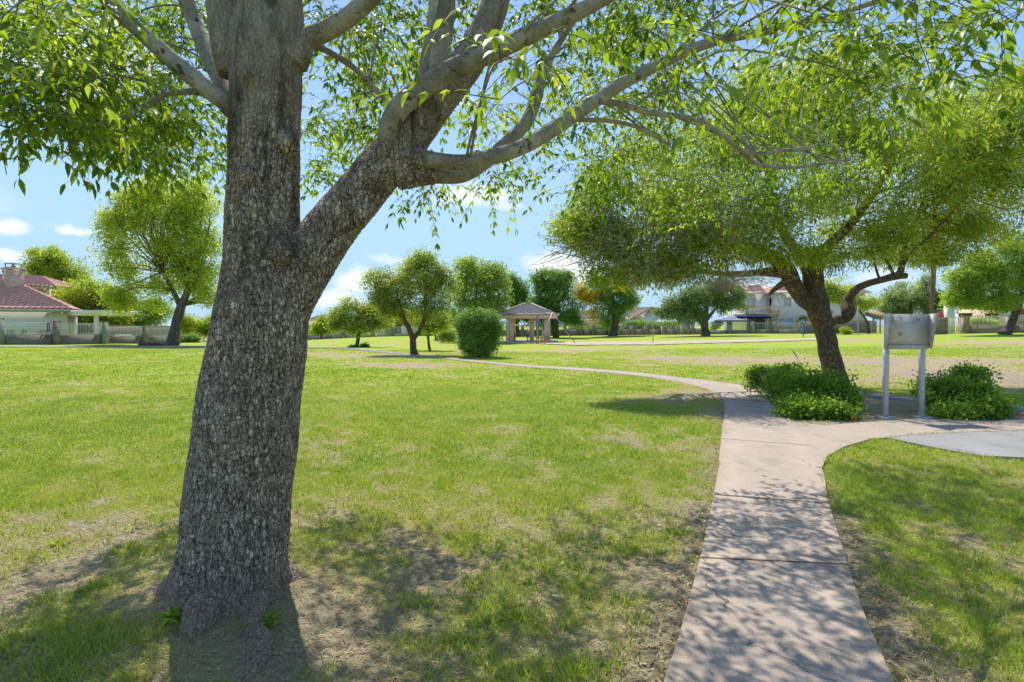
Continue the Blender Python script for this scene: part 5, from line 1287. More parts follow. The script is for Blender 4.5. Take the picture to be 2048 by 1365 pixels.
# ================================================================== buildings
def roof_plane(mb, e0, e1, r0, r1, per=.3, row=.38, amp=.055, res=6):
    """tiled roof face: eave e0-e1, ridge r0-r1; rounded tile courses modelled in relief"""
    e0, e1, r0, r1 = [np.asarray(v, float) for v in (e0, e1, r0, r1)]
    U = e1 - e0; Lu = np.linalg.norm(U); U = U / Lu
    nv = max(2, int(np.linalg.norm((r0 + r1) / 2 - (e0 + e1) / 2) / row)); nu = max(2, int(Lu / per * res))
    n = np.cross(U, (r0 + r1) / 2 - (e0 + e1) / 2); n = n / np.linalg.norm(n)
    if n[2] < 0: n = -n
    vs = []; 
    for k in range(nv): vs += [k / nv, (k + .97) / nv]
    vs = np.array(vs + [1.0]); us = np.linspace(0, 1, nu + 1)
    A = e0 + (e1 - e0) * us[:, None]; B = r0 + (r1 - r0) * us[:, None]
    pts = A[None] * (1 - vs[:, None, None]) + B[None] * vs[:, None, None]
    ud = ((pts - e0) @ U)
    h = amp * np.abs(np.sin(ud / per * math.pi)) + (.05 * (1 - ((vs * nv) % 1.0)))[:, None]
    pts = pts + n * h[..., None]
    w = nu + 1; i = np.arange(len(vs) - 1)[:, None] * w; j = np.arange(nu)
    mb.add(pts.reshape(-1, 3), [np.stack([i + j, i + j + 1, i + w + j + 1, i + w + j], -1).reshape(-1, 4)])


def win(t, c, w, h, rz, nrm, fr='white_trim', gl='glass', bars=0):
    """window: frame as part, pane as sub-part; c centre on wall face, nrm outward"""
    c = np.asarray(c, float); n = np.array([nrm[0], nrm[1], 0.0]); n /= np.linalg.norm(n); u = np.array([-n[1], n[0], 0])
    mb = MB(); f = .09
    for dx, dz, sx, sz in ((0, h / 2, w + 2 * f, f), (0, -h / 2, w + 2 * f, f), (-w / 2 - f / 2, 0, f, h - f), (w / 2 + f / 2, 0, f, h - f)):
        mb.box(c + u * dx + [0, 0, dz] + n * .03, (sx, .08, sz), math.atan2(u[1], u[0]))
    for k in range(bars): mb.box(c + u * (-w / 2 + w * (k + 1) / (bars + 1)) + n * .03, (.05, .06, h - f), math.atan2(u[1], u[0]))
    fo = mb.build('window', M[fr], t)
    mb = MB(); mb.box(c + n * .012, (w, .02, h - .02), math.atan2(u[1], u[0])); mb.build('pane', M[gl], fo)


# --- left tiled house, turned so its front runs away to the right
hz0 = 0.05
A0 = np.array([-42.9, 55.6]); ud = np.array([.84, .54]); ud /= np.linalg.norm(ud); inn = np.array([-ud[1], ud[0]])
t = thing('tiled_house', 'white house with red tiled hip roof, pink chimney and white patio cover on the left', 'house', (A0[0], A0[1], hz0))


def hp(a, b, z):  # along the front (to the right +), inwards, height
    q = A0 + ud * a + inn * b; return np.array([q[0], q[1], z])


mb = MB(); c = hp(-9.6, 5.6, 1.5); mb.box(c, (18.2, 10.2, 3.1), math.atan2(ud[1], ud[0])); mb.build('wall', M['stucco_white'], t)
mb = MB()
Ez = 3.22
roof_plane(mb, hp(-22, 0, Ez), hp(0, 0, Ez), hp(-16, 6.2, Ez + 3.3), hp(-6.2, 6.2, Ez + 3.3), .46, .52, .12)
roof_plane(mb, hp(0, 0, Ez), hp(0, 12.4, Ez), hp(-6.2, 6.2, Ez + 3.3), hp(-6.2, 6.2, Ez + 3.3), .46, .52, .12)
roof_plane(mb, hp(0, 12.4, Ez), hp(-22, 12.4, Ez), hp(-6.2, 6.2, Ez + 3.3), hp(-16, 6.2, Ez + 3.3), .46, .52, .12)
rf = mb.build('roof', M['tile_red'], t)
mb = MB(); mb.box(hp(-11, .02, Ez - .16), (22, .12, .3), math.atan2(ud[1], ud[0])); mb.box(hp(-.02, 6.2, Ez - .16), (.12, 12.2, .3), math.atan2(ud[1], ud[0])); mb.box(hp(-11, .3, Ez - .27), (21.8, .5, .05), math.atan2(ud[1], ud[0])); mb.build('fascia', M['trim'], t)
mb = MB(); cc_ = hp(-5.1, 4.5, 0); ra = math.atan2(ud[1], ud[0])
cz = 5.55
mb.box((cc_[0], cc_[1], 5.9), (1.3, 1.3, 2.8), ra + .45); mb.box((cc_[0], cc_[1], 6.62), (1.38, 1.38, .12), ra + .45); mb.box((cc_[0], cc_[1], 6.98), (1.42, 1.42, .2), ra + .45); mb.box((cc_[0], cc_[1], 7.28), (1.58, 1.58, .18), ra + .45)
ch = mb.build('chimney', M['stucco_pink'], rf)
mb = MB()
for sx in (-.42, .42):
    for sy in (-.42, .42): mb.box((cc_[0] + sx, cc_[1] + sy, 7.54), (.07, .07, .4))
mb.box((cc_[0], cc_[1], 7.77), (1.0, 1.0, .06)); mb.box((cc_[0], cc_[1], 7.46), (.28, .28, .22)); mb.build('chimney_cap', M['steel'], t)
# upper storey set back behind the ridge
u0 = P(24, 590, 68); u1 = P(92, 590, 66)
mb = MB(); cu = P(45, 590, 69.5); mb.box((cu[0], cu[1], 3.4), (5.2, 4.6, 6.2), .3); mb.build('upper_wall', M['stucco_cream'], t)
mb = MB(); qa = P(-40, 571, 65.4); qb = P(112, 573.5, 66.6); qc = P(-30, 549, 70); qd = P(80, 553, 70)
roof_plane(mb, qa, qb, qc, qd, .46, .52, .12); roof_plane(mb, qb, qb + [-1.2, 7.5, 0], qd, qd, .46, .52, .12); mb.build('upper_roof', M['tile_red'], t)
mb = MB(); mb.bar(qa - [0, -.1, .18], qb - [0, -.1, .18], .1, .26); mb.build('upper_fascia', M['trim'], t)
# patio cover
k0, k1 = P(122, 624, 56.8), P(207, 627, 54.0); dirp = (k1 - k0)[:2]; an = math.atan2(dirp[1], dirp[0])
mb = MB(); mc = (k0 + k1) / 2; mb.box((mc[0] + .6, mc[1] + 1.7, 2.93), (4.9, 4.4, .34), an); mb.box((mc[0] + .35, mc[1] + 1.7, 2.68), (4.3, 3.9, .16), an); mb.build('patio_cover', M['white_trim'], t)
for px, Y0 in ((138.5, 56.6), (192.5, 55.2), (150, 59.6)):
    mb = MB(); q = P(px, 640, Y0); mb.box((q[0], q[1], 1.3), (.3, .3, 2.6), an); mb.box((q[0], q[1], .12), (.4, .4, .3), an); mb.build('post', M['stucco_pink' if px < 140 else 'white_trim'], t)
q = hp(-1.7, .49, 1.45); win(t, q, .75, 1.1, 0, -inn)
q = hp(-13, .49, 1.6); win(t, q, 1.6, 1.2, 0, -inn, bars=1)

# furniture seen through the left railing
def chair(label, px, Y0, mat, rz, lounge=False):
    x = X_(px, Y0); z = gz(x, Y0); t = thing('patio_chair', label, 'chair', (x, Y0, z), 'patio seats behind the block fence')
    ca, sa = math.cos(rz), math.sin(rz)
    L = lambda a, b, c: np.array([x + a * ca - b * sa, Y0 + a * sa + b * ca, z + c])
    mb = MB(); mb.box(L(0, 0, .62), (.55, .55, .06), rz); mb.build('seat', M[mat], t)
    mb = MB()
    for k in range(6): mb.bar(L(-.24 + .096 * k, .26, .64), L(-.26 + .104 * k, .36, 1.22 - .02 * abs(k - 2.5) ** 2), .035, .02)
    mb.bar(L(-.27, .35, 1.12), L(.27, .35, 1.12), .05, .03); mb.build('backrest', M[mat], t)
    for a in (-.24, .24):
        for b_ in (-.24, .24):
            mb = MB(); mb.bar(L(a, b_, .6), L(a * 1.15, b_ * 1.15, 0), .04); mb.build('leg', M[mat], t)


chair('black slatted chair behind the railing at the left edge', 16, 47.5, 'iron', .1)
chair('black round backed chair in the middle of the left railing panel', 40, 48.2, 'iron', -.15)
chair('small dark chair right of the round backed chair', 82, 49, 'iron', .4)
x, Y0 = X_(246, 54.5), 54.5; z = gz(x, Y0)
t = thing('sun_lounger', 'white sun lounger behind the lower railing left of the leaning tree', 'lounger', (x, Y0, z))
mb = MB(); mb.box((x, Y0, z + .82), (1.15, .6, .07)); mb.build('bed', M['plastic_white'], t)
mb = MB(); mb.bar((x - .55, Y0, z + .84), (x - .8, Y0, z + .4), .5, .06); mb.build('footrest', M['plastic_white'], t)
for a in (-.5, .5):
    for b_ in (-.25, .25):
        mb = MB(); mb.bar((x + a, Y0 + b_, z), (x + a, Y0 + b_, z + .8), .05); mb.build('leg', M['plastic_white'], t)

# --- two storey white house on the right
gzr = .45; Yh = 84.0
t = thing('two_storey_house', 'two storey white house with timber balcony and navy awning', 'house', (X_(1620, Yh), Yh, gzr))
mb = MB(); x0, x1 = X_(1552, Yh), X_(1730, Yh); mb.box(((x0 + x1) / 2, Yh + 5, gzr + 2.9), (x1 - x0, 10, 6.2)); x2 = X_(1494, Yh + 1.6)
mb.box(((x2 + x0) / 2, Yh + 6.2, gzr + 2.9), (x0 - x2 - .004, 9, 6.19)); mb.build('wall', M['stucco_white'], t)
mb = MB(); ez = 6.55
E = lambda x, y, z: np.array([x, y, z])
roof_plane(mb, E(x0 - .6, Yh - .6, ez), E(x1 + .6, Yh - .6, ez), E(x0 + 5, Yh + 5, ez + 2.1), E(x1 - 5, Yh + 5, ez + 2.1), .4, .5, .07, 4)
roof_plane(mb, E(x0 - .6, Yh + 10.6, ez), E(x0 - .6, Yh - .6, ez), E(x0 + 5, Yh + 5, ez + 2.1), E(x0 + 5, Yh + 5, ez + 2.1), .4, .5, .07, 4)
roof_plane(mb, E(x1 + .6, Yh - .6, ez), E(x1 + .6, Yh + 10.6, ez), E(x1 - 5, Yh + 5, ez + 2.1), E(x1 - 5, Yh + 5, ez + 2.1), .4, .5, .07, 4)
roof_plane(mb, E(x2 - .5, Yh + 1.2, ez), E(x0 - .7, Yh + 1.2, ez), E(x2 + 2, Yh + 5.5, ez + 1.3), E(x0, Yh + 5.5, ez + 1.3), .4, .5, .07, 4)
roof_plane(mb, E(x2 - .5, Yh + 10.6, ez), E(x2 - .5, Yh + 1.2, ez), E(x2 + 2, Yh + 5.5, ez + 1.3), E(x2 + 2, Yh + 5.5, ez + 1.3), .4, .5, .07, 4)
mb.build('roof', M['tile_red'], t)
mb = MB(); mb.box(((x0 + x1) / 2, Yh - .55, ez - .12), (x1 - x0 + 1.2, .1, .24)); mb.box(((x2 + x0) / 2 - .3, Yh + 1.25, ez - .12), (x0 - x2 + .2, .1, .24)); mb.build('fascia', M['stucco_cream'], t)
# balcony
bz = P(0, 629, Yh)[2]; bx0, bx1 = X_(1490, 82.4), X_(1554, 82.4)
mb = MB(); mb.box(((bx0 + bx1) / 2, 83.6, bz), (bx1 - bx0, 3.6, .3)); mb.build('balcony_floor', M['wood_pale'], t)
mb = MB()
mb.box(((bx0 + bx1) / 2, 81.9, bz + 1.15), (bx1 - bx0 + .1, .14, .1)); mb.box(((bx0 + bx1) / 2, 81.9, bz + .28), (bx1 - bx0, .1, .08))
for k in range(26): mb.box((bx0 + (bx1 - bx0) * k / 25, 81.9, bz + .7), (.05, .05, .85))
for f in (0, .78, 1.0): mb.box((bx0 + (bx1 - bx0) * f, 81.9, bz + .65), (.2, .2, 1.1))
mb.build('balcony_railing', M['wood_pale'], t)
for f in (.05, .66, .995):
    mb = MB(); mb.box((bx0 + (bx1 - bx0) * f, 82.1, (bz + gzr) / 2 - .1), (.28, .28, bz - gzr - .1)); mb.build('balcony_post', M['wood_pale'], t)
# door and windows
mb = MB(); q = P(1545, 613, Yh + 1.6); mb.box((q[0], q[1] - .02, bz + 1.3), (1.0, .1, 2.3)); d_ = mb.build('door', M['void'], t)
mb = MB(); mb.box((q[0] - .6, q[1] - .05, bz + 1.3), (.12, .12, 2.4)); mb.box((q[0] + .6, q[1] - .05, bz + 1.3), (.12, .12, 2.4)); mb.box((q[0], q[1] - .05, bz + 2.55), (1.3, .12, .12)); mb.build('door_frame', M['stucco_cream'], t)
mb = MB(); q = P(1540, 601, Yh + 1.5); mb.box((q[0], q[1] - .1, q[2]), (.18, .2, .35)); mb.build('wall_lamp', M['iron'], t)
win(t, P(1502, 607, Yh + 1.7) - [0, .01, 0], 1.1, 1.5, 0, (0, -1), gl='blind')
win(t, P(1575, 604, Yh), 1.0, 1.3, 0, (0, -1), gl='blind'); win(t, P(1657, 625, Yh), 1.2, .65, 0, (0, -1), gl='blind')
win(t, P(1568, 650, Yh), 2.6, 1.9, 0, (0, -1), gl='blind', bars=1)
mb = MB(); q = P(1512, 648, Yh + 1.65); mb.box((q[0], q[1] - .03, gzr + 1.15), (2.6, .06, 2.2)); mb.build('patio_door', M['glass'], t)
# awning: sloping navy canvas with scalloped edge
mb = MB(); ax0, ax1 = X_(1472, 80.8), X_(1540, 80.8); a_z = P(0, 629.5, 82)[2]; f_z = P(0, 634, 80.5)[2]
n = 40; us = np.linspace(0, 1, n + 1)
top = np.c_[ax0 + (ax1 - ax0) * us, np.full(n + 1, 82.3), np.full(n + 1, a_z)]; fr = np.c_[top[:, 0], np.full(n + 1, 80.4), np.full(n + 1, f_z)]
dr = fr - np.c_[us * 0, us * 0, .14 + .10 * np.abs(np.sin(us * math.pi * 12))]
V = np.r_[top, fr, dr]; V = np.r_[V, V - [0, 0, .02]]; k = n + 1; i = np.arange(n)
mb.add(V, [np.r_[np.c_[i, i + 1, k + i + 1, k + i], np.c_[k + i, k + i + 1, 2 * k + i + 1, 2 * k + i], np.c_[i, i + 1, k + i + 1, k + i] + 3 * k, np.c_[k + i, k + i + 1, 2 * k + i + 1, 2 * k + i] + 3 * k]])
mb.build('awning', M['navy'], t)

# patio umbrella
ux, uY = X_(1463, 82.8 - 1.2), 81.6; uz = gz(ux, uY)
t = thing('patio_umbrella', 'faded navy patio umbrella behind the railing fence', 'umbrella', (ux, uY, uz))
mb = MB(); n = 8; R0 = 2.45; zc = P(0, 632.5, uY)[2]; ze = P(0, 641, uY)[2]
an = np.arange(n) / n * 2 * math.pi + .2
rim = np.c_[ux + R0 * np.cos(an), uY + R0 * np.sin(an), np.full(n, ze)]; md = np.c_[ux + R0 * .5 * np.cos(an), uY + R0 * .5 * np.sin(an), np.full(n, (zc + ze) / 2 + .02)]; ap = np.array([[ux, uY, zc]])
vl = rim - [0, 0, .22]; i = np.arange(n); j = (i + 1) % n
mb.add(np.r_[rim, md, ap, vl], [np.r_[np.c_[i, j, n + j, n + i], np.c_[i, j, 2 * n + 1 + j, 2 * n + 1 + i]], np.c_[n + i, n + j, i * 0 + 2 * n]])
mb.build('canopy', M['navy_pale'], t)
mb = MB(); mb.tube([(ux, uY, uz), (ux, uY, zc + .12)], .035, 8); mb.build('pole', M['grey_metal'], t)
mb = MB(); mb.tube([(ux, uY, uz), (ux, uY, uz + .1)], .35, 16); mb.build('base', M['grey_metal'], t)
mb = MB()
for a in an: mb.bar((ux, uY, zc - .5), (ux + R0 * .55 * math.cos(a), uY + R0 * .55 * math.sin(a), (zc + ze) / 2 - .03), .025)
mb.build('strut', M['grey_metal'], t)

# --- mid distance gabled house
Yg = 104.0; gg = -.1
t = thing('gabled_house', 'single storey house with tan shingle roof and white gable end', 'house', (X_(1290, Yg), Yg, gg))
xr, zr_, xe, ze_ = X_(1304, Yg), P(0, 614.5, Yg)[2], X_(1262, Yg), P(0, 638, Yg)[2]
xq = xr + (xr - xe)
mb = MB(); mb.poly([(xe, Yg, gg - .5), (xq, Yg, gg - .5), (xq, Yg, ze_ - .05), (xr, Yg, zr_ - .1), (xe, Yg, ze_ - .05)], 12, (0, 1, 0)); mb.build('wall', M['stucco_white'], t)
mb = MB()
# the near gable end faces the park, the long slope runs back and to the left
roof_plane(mb, E(xe - .3, Yg + 12, ze_ - .1), E(xe - .3, Yg - .5, ze_ - .1), E(xr - 4.6, Yg + 12, zr_), E(xr, Yg - .5, zr_), .3, .4, .02, 3)
roof_plane(mb, E(xq + .3, Yg - .5, ze_ - .1), E(xq + .3, Yg + 12, ze_ - .1), E(xr, Yg - .5, zr_), E(xr - 4.6, Yg + 12, zr_), .3, .4, .02, 3)
mb.build('roof', M['tile_tan'], t)
mb = MB(); mb.bar((xe - .3, Yg - .52, ze_ - .15), (xr, Yg - .52, zr_ - .08), .1, .3); mb.bar((xr, Yg - .52, zr_ - .08), (xq + .3, Yg - .52, ze_ - .15), .1, .3); mb.build('bargeboard', M['wood'], t)
mb = MB(); q0 = X_(1246, Yg + 9); q1 = X_(1300, Yg + 9)
mb.box(((q0 + xe) / 2, Yg + 7, 1.6), (xe - q0 - .01, 8, 3.6)); mb.build('side_wall', M['stucco_cream'], t)
mb = MB(); roof_plane(mb, E(q0 - .4, Yg + 2.8, 3.3), E(xr - 1, Yg + 2.8, 3.3), E(q0 + .2, Yg + 9, zr_ - .1), E(xr - 2, Yg + 9, zr_ - .1), .3, .4, .02, 3); mb.build('side_roof', M['tile_tan'], t)
win(t, E(X_(1312, Yg), Yg, 1.5), 1.4, 1.2, 0, (0, -1), bars=1)

Yl = 108.0
t = thing('low_house', 'low cream house with tan roof left of the two tone tree trunk', 'house', (X_(1190, Yl), Yl, 0))
mb = MB(); mb.box((X_(1185, Yl), Yl + 4, 1.0), (X_(1225, Yl) - X_(1145, Yl), 8, 3.2)); mb.build('wall', M['stucco_tan'], t)
mb = MB(); a0, a1 = X_(1140, Yl), X_(1230, Yl)
roof_plane(mb, E(a0, Yl - .6, 2.6), E(a1, Yl - .6, 2.6), E(a0 + 2.5, Yl + 4, 4.4), E(a1 - 2.5, Yl + 4, 4.4), .35, .42, .04, 4); roof_plane(mb, E(a0, Yl + 8.6, 2.6), E(a0, Yl - .6, 2.6), E(a0 + 2.5, Yl + 4, 4.4), E(a0 + 2.5, Yl + 4, 4.4), .35, .42, .04, 4)
roof_plane(mb, E(a1, Yl - .6, 2.6), E(a1, Yl + 8.6, 2.6), E(a1 - 2.5, Yl + 4, 4.4), E(a1 - 2.5, Yl + 4, 4.4), .35, .42, .04, 4); mb.build('roof', M['tile_grey'], t)
mb = MB(); mb.box(((a0 + a1) / 2, Yl - .58, 2.48), (a1 - a0, .1, .26)); mb.build('fascia', M['stucco_cream'], t)
win(t, E(X_(1170, Yl), Yl, 1.3), 1.6, 1.1, 0, (0, -1), bars=1)

for px0, px1, Y0, lab in ((600, 672, 112, 'distant low white house behind the wall left of the small olive tree'), (742, 900, 110, 'distant long white house behind the white railing on the mound')):
    x0, x1 = X_(px0, Y0), X_(px1, Y0); b = np.array([(x0 + x1) / 2, Y0, -.6]); t = thing('distant_house', lab, 'house', b)
    mb = MB(); mb.box((b[0], Y0 + 4, .7), (x1 - x0, 8, 3.2)); mb.build('wall', M['stucco_white'], t)
    mb = MB(); roof_plane(mb, E(x0 - .5, Y0 - .5, 2.25), E(x1 + .5, Y0 - .5, 2.25), E(x0 + 3, Y0 + 4, 3.7), E(x1 - 3, Y0 + 4, 3.7), .4, .5, .08, 4)
    roof_plane(mb, E(x0 - .5, Y0 + 8.5, 2.25), E(x0 - .5, Y0 - .5, 2.25), E(x0 + 3, Y0 + 4, 3.7), E(x0 + 3, Y0 + 4, 3.7), .4, .5, .08, 4)
    roof_plane(mb, E(x1 + .5, Y0 - .5, 2.25), E(x1 + .5, Y0 + 8.5, 2.25), E(x1 - 3, Y0 + 4, 3.7), E(x1 - 3, Y0 + 4, 3.7), .4, .5, .08, 4); mb.build('roof', M['tile_red'], t)
    for f in (.22, .5, .78): win(t, E(x0 + (x1 - x0) * f, Y0, 1.0), 1.4, 1.1, 0, (0, -1), bars=1)

# --- garden shed with arched timber front and a flat blue grey shade roof beside it
Ya = 95.0; ga = gz(X_(1378, Ya), Ya)
t = thing('garden_shed', 'small blue grey shed with an arched brown roof edge behind the gate', 'shed', (X_(1378, Ya), Ya, ga))
s0, s1 = X_(1354, Ya), X_(1385, Ya); sz = P(0, 645, Ya)[2]
aa = np.linspace(0, math.pi, 13); arc = np.c_[(s0 + s1) / 2 - (s1 - s0) / 2 * np.cos(aa), np.full(13, Ya), sz - .2 + .95 * np.sin(aa)]
mb = MB(); mb.poly(np.r_[[(s0, Ya, ga - .3)], arc, [(s1, Ya, ga - .3)]], 3, (0, 1, 0)); mb.build('wall', M['blue'], t)
mb = MB(); mb.tube(np.r_[[(s0 - .3, Ya - .1, sz - .3)], arc + [0, -.1, .08], [(s1 + .3, Ya - .1, sz - .3)]], .13, 6); mb.tube(np.r_[arc + [0, 3.05, .08]], .13, 6); mb.build('roof_edge', M['wood'], t)
Vr = np.r_[arc + [0, -.15, .06], arc + [0, 3.1, .06]]; i = np.arange(12); mb = MB(); mb.add(Vr, [np.c_[i, i + 1, 14 + i, 13 + i]]); mb.build('roof', M['tile_grey'], t)
t = thing('shade_roof', 'flat blue grey patio roof on posts left of the arched shed', 'patio roof', (X_(1330, 98), 98, 0))
mb = MB(); q0, q1 = X_(1302, 98), X_(1356, 98); z0 = P(0, 645, 98)[2]
mb.poly([(q0, 96, z0 - .1), (q1, 96, z0 - .1), (q1 + .4, 101, z0 + .9), (q0 + 3, 101, z0 + .9)], .12, (0, 0, 1)); mb.build('roof', plain('blue grey metal roof', (.30, .36, .40), .5), t)
for f in (.06, .5, .95):
    mb = MB(); mb.box((q0 + (q1 - q0) * f, 96.3, z0 / 2 - .2), (.16, .16, z0 + .2)); mb.build('post', M['wood_pale'], t)
mb = MB(); mb.box(((q0 + q1) / 2, 96.1, z0 - .24), (q1 - q0, .12, .22)); mb.build('beam', M['white_trim'], t)

# --- pergola left of the board
t = thing('pergola', 'timber lattice pergola roof behind the railing gate', 'pergola', (X_(1755, 84), 84, gz(X_(1755, 84), 84)))
p0 = gz(X_(1755, 84), 84); mb = MB()
for k in range(8):
    x = X_(1736 + k * 6.5, 84); mb.bar((x, 82.3, p0 + 2.15), (x - .9, 86, p0 + 3.2), .1, .16)
mb.build('rafter', M['wood'], t)
mb = MB(); mb.box((X_(1760, 84), 82.4, p0 + 2.05), (4.2, .14, .2)); mb.box((X_(1760, 84) - .8, 85.8, p0 + 3.05), (4.2, .14, .2)); mb.build('beam', M['wood'], t)
for px in (1734, 1786):
    mb = MB(); mb.box((X_(px, 84), 82.5, p0 + 1), (.16, .16, 2.1)); mb.build('post', M['wood'], t)
    mb = MB(); mb.box((X_(px, 84) - .8, 85.7, p0 + 1.5), (.16, .16, 3.1)); mb.build('post', M['wood'], t)

# --- house behind the lime tree
Yr = 63.0; gR = .75
t = thing('patio_house', 'tan house with deep shaded patio and white columns behind the lime tree', 'house', (X_(1960, Yr), Yr, gR))
mb = MB(); r0, r1 = X_(1888, Yr), X_(2230, Yr)
rb = X_(1912, Yr + 9.5); mb.box(((rb + r1) / 2, Yr + 6.5, gR + 1.35), (r1 - rb, 6, 3.1)); mb.build('wall', M['stucco_tan'], t)
mb = MB(); rz_ = P(0, 611, Yr)[2]
rl = X_(1920, Yr)
roof_plane(mb, E(rl, Yr - .8, rz_), E(r1 + .6, Yr - .8, rz_), E(rl + 5, Yr + 4.5, rz_ + 1.1), E(r1 - 4, Yr + 4.5, rz_ + 1.1), .34, .42, .05, 4)
roof_plane(mb, E(rl + 7, Yr + 10, rz_), E(rl, Yr - .8, rz_), E(rl + 5, Yr + 4.5, rz_ + 1.1), E(rl + 5, Yr + 4.5, rz_ + 1.1), .34, .42, .05, 4); mb.build('roof', M['tile_tan'], t)
mb = MB(); mb.box(((rl + r1) / 2, Yr - .7, rz_ - .14), (r1 - rl, .14, .3)); mb.build('fascia', M['stucco_cream'], t)
mb = MB(); mb.box(((rl + r1) / 2, Yr + 1.4, rz_ - .33), (r1 - rl, 4.1, .05)); mb.build('patio_ceiling', M['stucco_tan'], t)
for px, w in ((1897, .75), (2007, .85), (2120, .85)):
    mb = MB(); x = X_(px, Yr); hcol = (P(0, 607, Yr)[2] if px < 1900 else rz_ - .36) - gR
    mb.box((x, Yr - .1, gR + hcol / 2), (w, .6, hcol)); mb.build('column', M['stucco_white'], t)
for px, w, h in ((1978, 1.0, 2.1), (1994, 1.3, 2.1), (1930, 1.5, 1.2), (2060, 1.4, 1.3)):
    win(t, E(X_(px, Yr + 3.5), Yr + 3.5, gR + (1.2 if h > 2 else 1.7)), w, h, 0, (0, -1), gl='void' if h > 2 else 'glass')

# ================================================================== ramada with picnic table
Yc = 62.0; gc = P(0, 685.5, 60)[2]
ra = math.radians(-7); rc = P(1054, 685, Yc); rc[2] = gc
t = thing('ramada', 'open stucco picnic ramada with a tiled hip roof', 'ramada', rc)


def rr(a, b, z): return np.array([rc[0] + a * math.cos(ra) - b * math.sin(ra), rc[1] + a * math.sin(ra) + b * math.cos(ra), gc + z])


mb = MB(); mb.box(rr(0, 0, -.02), (6.6, 5.6, .3), ra); mb.build('floor_slab', M['slab'], t)
for a, b_ in ((-1.75, -1.9), (2.2, -1.9), (-1.75, 2.0), (2.2, 2.0), (.35, 2.0)):
    mb = MB(); mb.box(rr(a, b_, 1.33), (.46, .46, 2.4), ra); mb.box(rr(a, b_, .2), (.52, .52, .14), ra); mb.build('column', M['stucco_tan'], t)
mb = MB()
for b_ in (-2.5, 2.6): mb.box(rr(.2, b_, 2.72), (5.9, .16, .36), ra)
for a in (-2.67, 3.07): mb.box(rr(a, .05, 2.72), (.16, 4.9, .36), ra)
mb.build('beam', M['stucco_tan'], t)
mb = MB(); e_ = 2.92; ap = rr(.1, .05, 4.15); ap0, ap1 = rr(-.25, .05, 4.15), rr(.45, .05, 4.15)
cs = [rr(-3.0, -2.9, e_), rr(3.35, -2.9, e_), rr(3.35, 3.0, e_), rr(-3.0, 3.0, e_)]
roof_plane(mb, cs[0], cs[1], ap0, ap1, .3, .34, .035); roof_plane(mb, cs[1], cs[2], ap1, ap1, .3, .34, .035); roof_plane(mb, cs[2], cs[3], ap1, ap0, .3, .34, .035); roof_plane(mb, cs[3], cs[0], ap0, ap0, .3, .34, .035)
rf = mb.build('roof', M['tile_grey'], t)
mb = MB()
for c_ in cs: mb.tube([c_ + [0, 0, .06], (ap0 if c_ is cs[0] or c_ is cs[3] else ap1) + [0, 0, .06]], .09, 6)
mb.build('ridge_cap', M['tile_grey'], rf)
mb = MB(); mb.box(rr(.2, .05, 2.88), (6.1, 5.6, .06), ra); mb.build('soffit', M['stucco_tan'], t)
tp = rr(-.6, -.2, .13)
pt = thing('picnic_table', 'dark picnic table standing inside the ramada', 'table', tp)
mb = MB()
for k in range(5): mb.box(rr(-.6, -.52 + k * .16, .9), (2.0, .145, .05), ra)
mb.build('table_top', M['wood'], pt)
for b_ in (-1.0, .62):
    mb = MB(); mb.box(rr(-.6, b_, .56), (2.0, .3, .05), ra); mb.build('bench', M['wood'], pt)
for a in (-1.3, .1):
    mb = MB(); mb.bar(rr(a, -.5, .13), rr(a, .1, .88), .07); mb.bar(rr(a, .1, .13), rr(a, -.5, .88), .07); mb.bar(rr(a, -1.1, .5), rr(a, .72, .5), .07); mb.build('leg', M['grey_metal'], pt)
# toys left by the ramada column
x, Y0 = X_(1084, 57), 57.0; z = gz(x, Y0)
mb = MB(); mb.tube([(x - .35, Y0, z + .12), (x, Y0, z + .1), (x + .35, Y0, z + .12)], [.1, .2, .12], 10, .5, True, .1, 3); mb.box((x, Y0, z + .3), (.18, .12, .3)); tag(mb.build('toy', M['petal_orange'], None, True), 'small orange toy lying by the ramada column', 'toy')

# ================================================================== play frames
def play(label, cat, name, base):
    return thing(name, label, cat, base)


Yp = 53.0
b = P(1108, 687, Yp); b[2] = gz(b[0], b[1])
t = play('grey steel swing frame with splayed legs in front of the ramada', 'swing frame', 'swing_frame', b)
W3 = lambda px, py, Y0: P(px, py, Y0)
foot = lambda px, Y0: np.array([X_(px, Y0), Y0, gz(X_(px, Y0), Y0) - .05])
topR, topL = W3(1105, 626, Yp), W3(1074, 629, Yp + 3.2)
mb = MB(); mb.tube([topR, topL], .05, 8); mb.build('top_bar', M['steel'], t)
for a, f in ((topR, foot(1151, Yp - .4)), (topR, foot(1077, Yp - .6)), (topL, foot(1076, Yp + 3.4)), (topL, foot(1096, Yp + 4))):
    mb = MB(); mb.tube([a, f], .045, 8); mb.build('leg', M['steel'], t)
for f in (.3, .62):
    c = topR * (1 - f) + topL * f; mb = MB()
    for s_ in (-.2, .2): mb.tube([c + [0, s_, 0], c + [0, s_, -2.2]], .012, 5)
    mb.build('chain', M['steel'], t)
    mb = MB(); mb.box(c + [0, 0, -2.22], (.2, .5, .04)); mb.build('seat', M['iron'], t)
b = P(1018, 689, Yp - 1); b[2] = gz(b[0], b[1])
t = play('grey steel climbing frame with spiral climber and overhead bar left of the ramada', 'climbing frame', 'climbing_frame', b)
for px, Y0, top in ((1013, Yp - 1, 637), (1018.5, Yp - 1, 637), (1073, Yp - 1.2, 628.5), (1077, Yp - .2, 629), (1004, Yp - 1.6, 668)):
    f = foot(px, Y0); mb = MB(); mb.tube([f, np.array([f[0], f[1], P(0, top, Y0)[2]])], .04, 8); mb.build('post', M['grey_metal'], t)
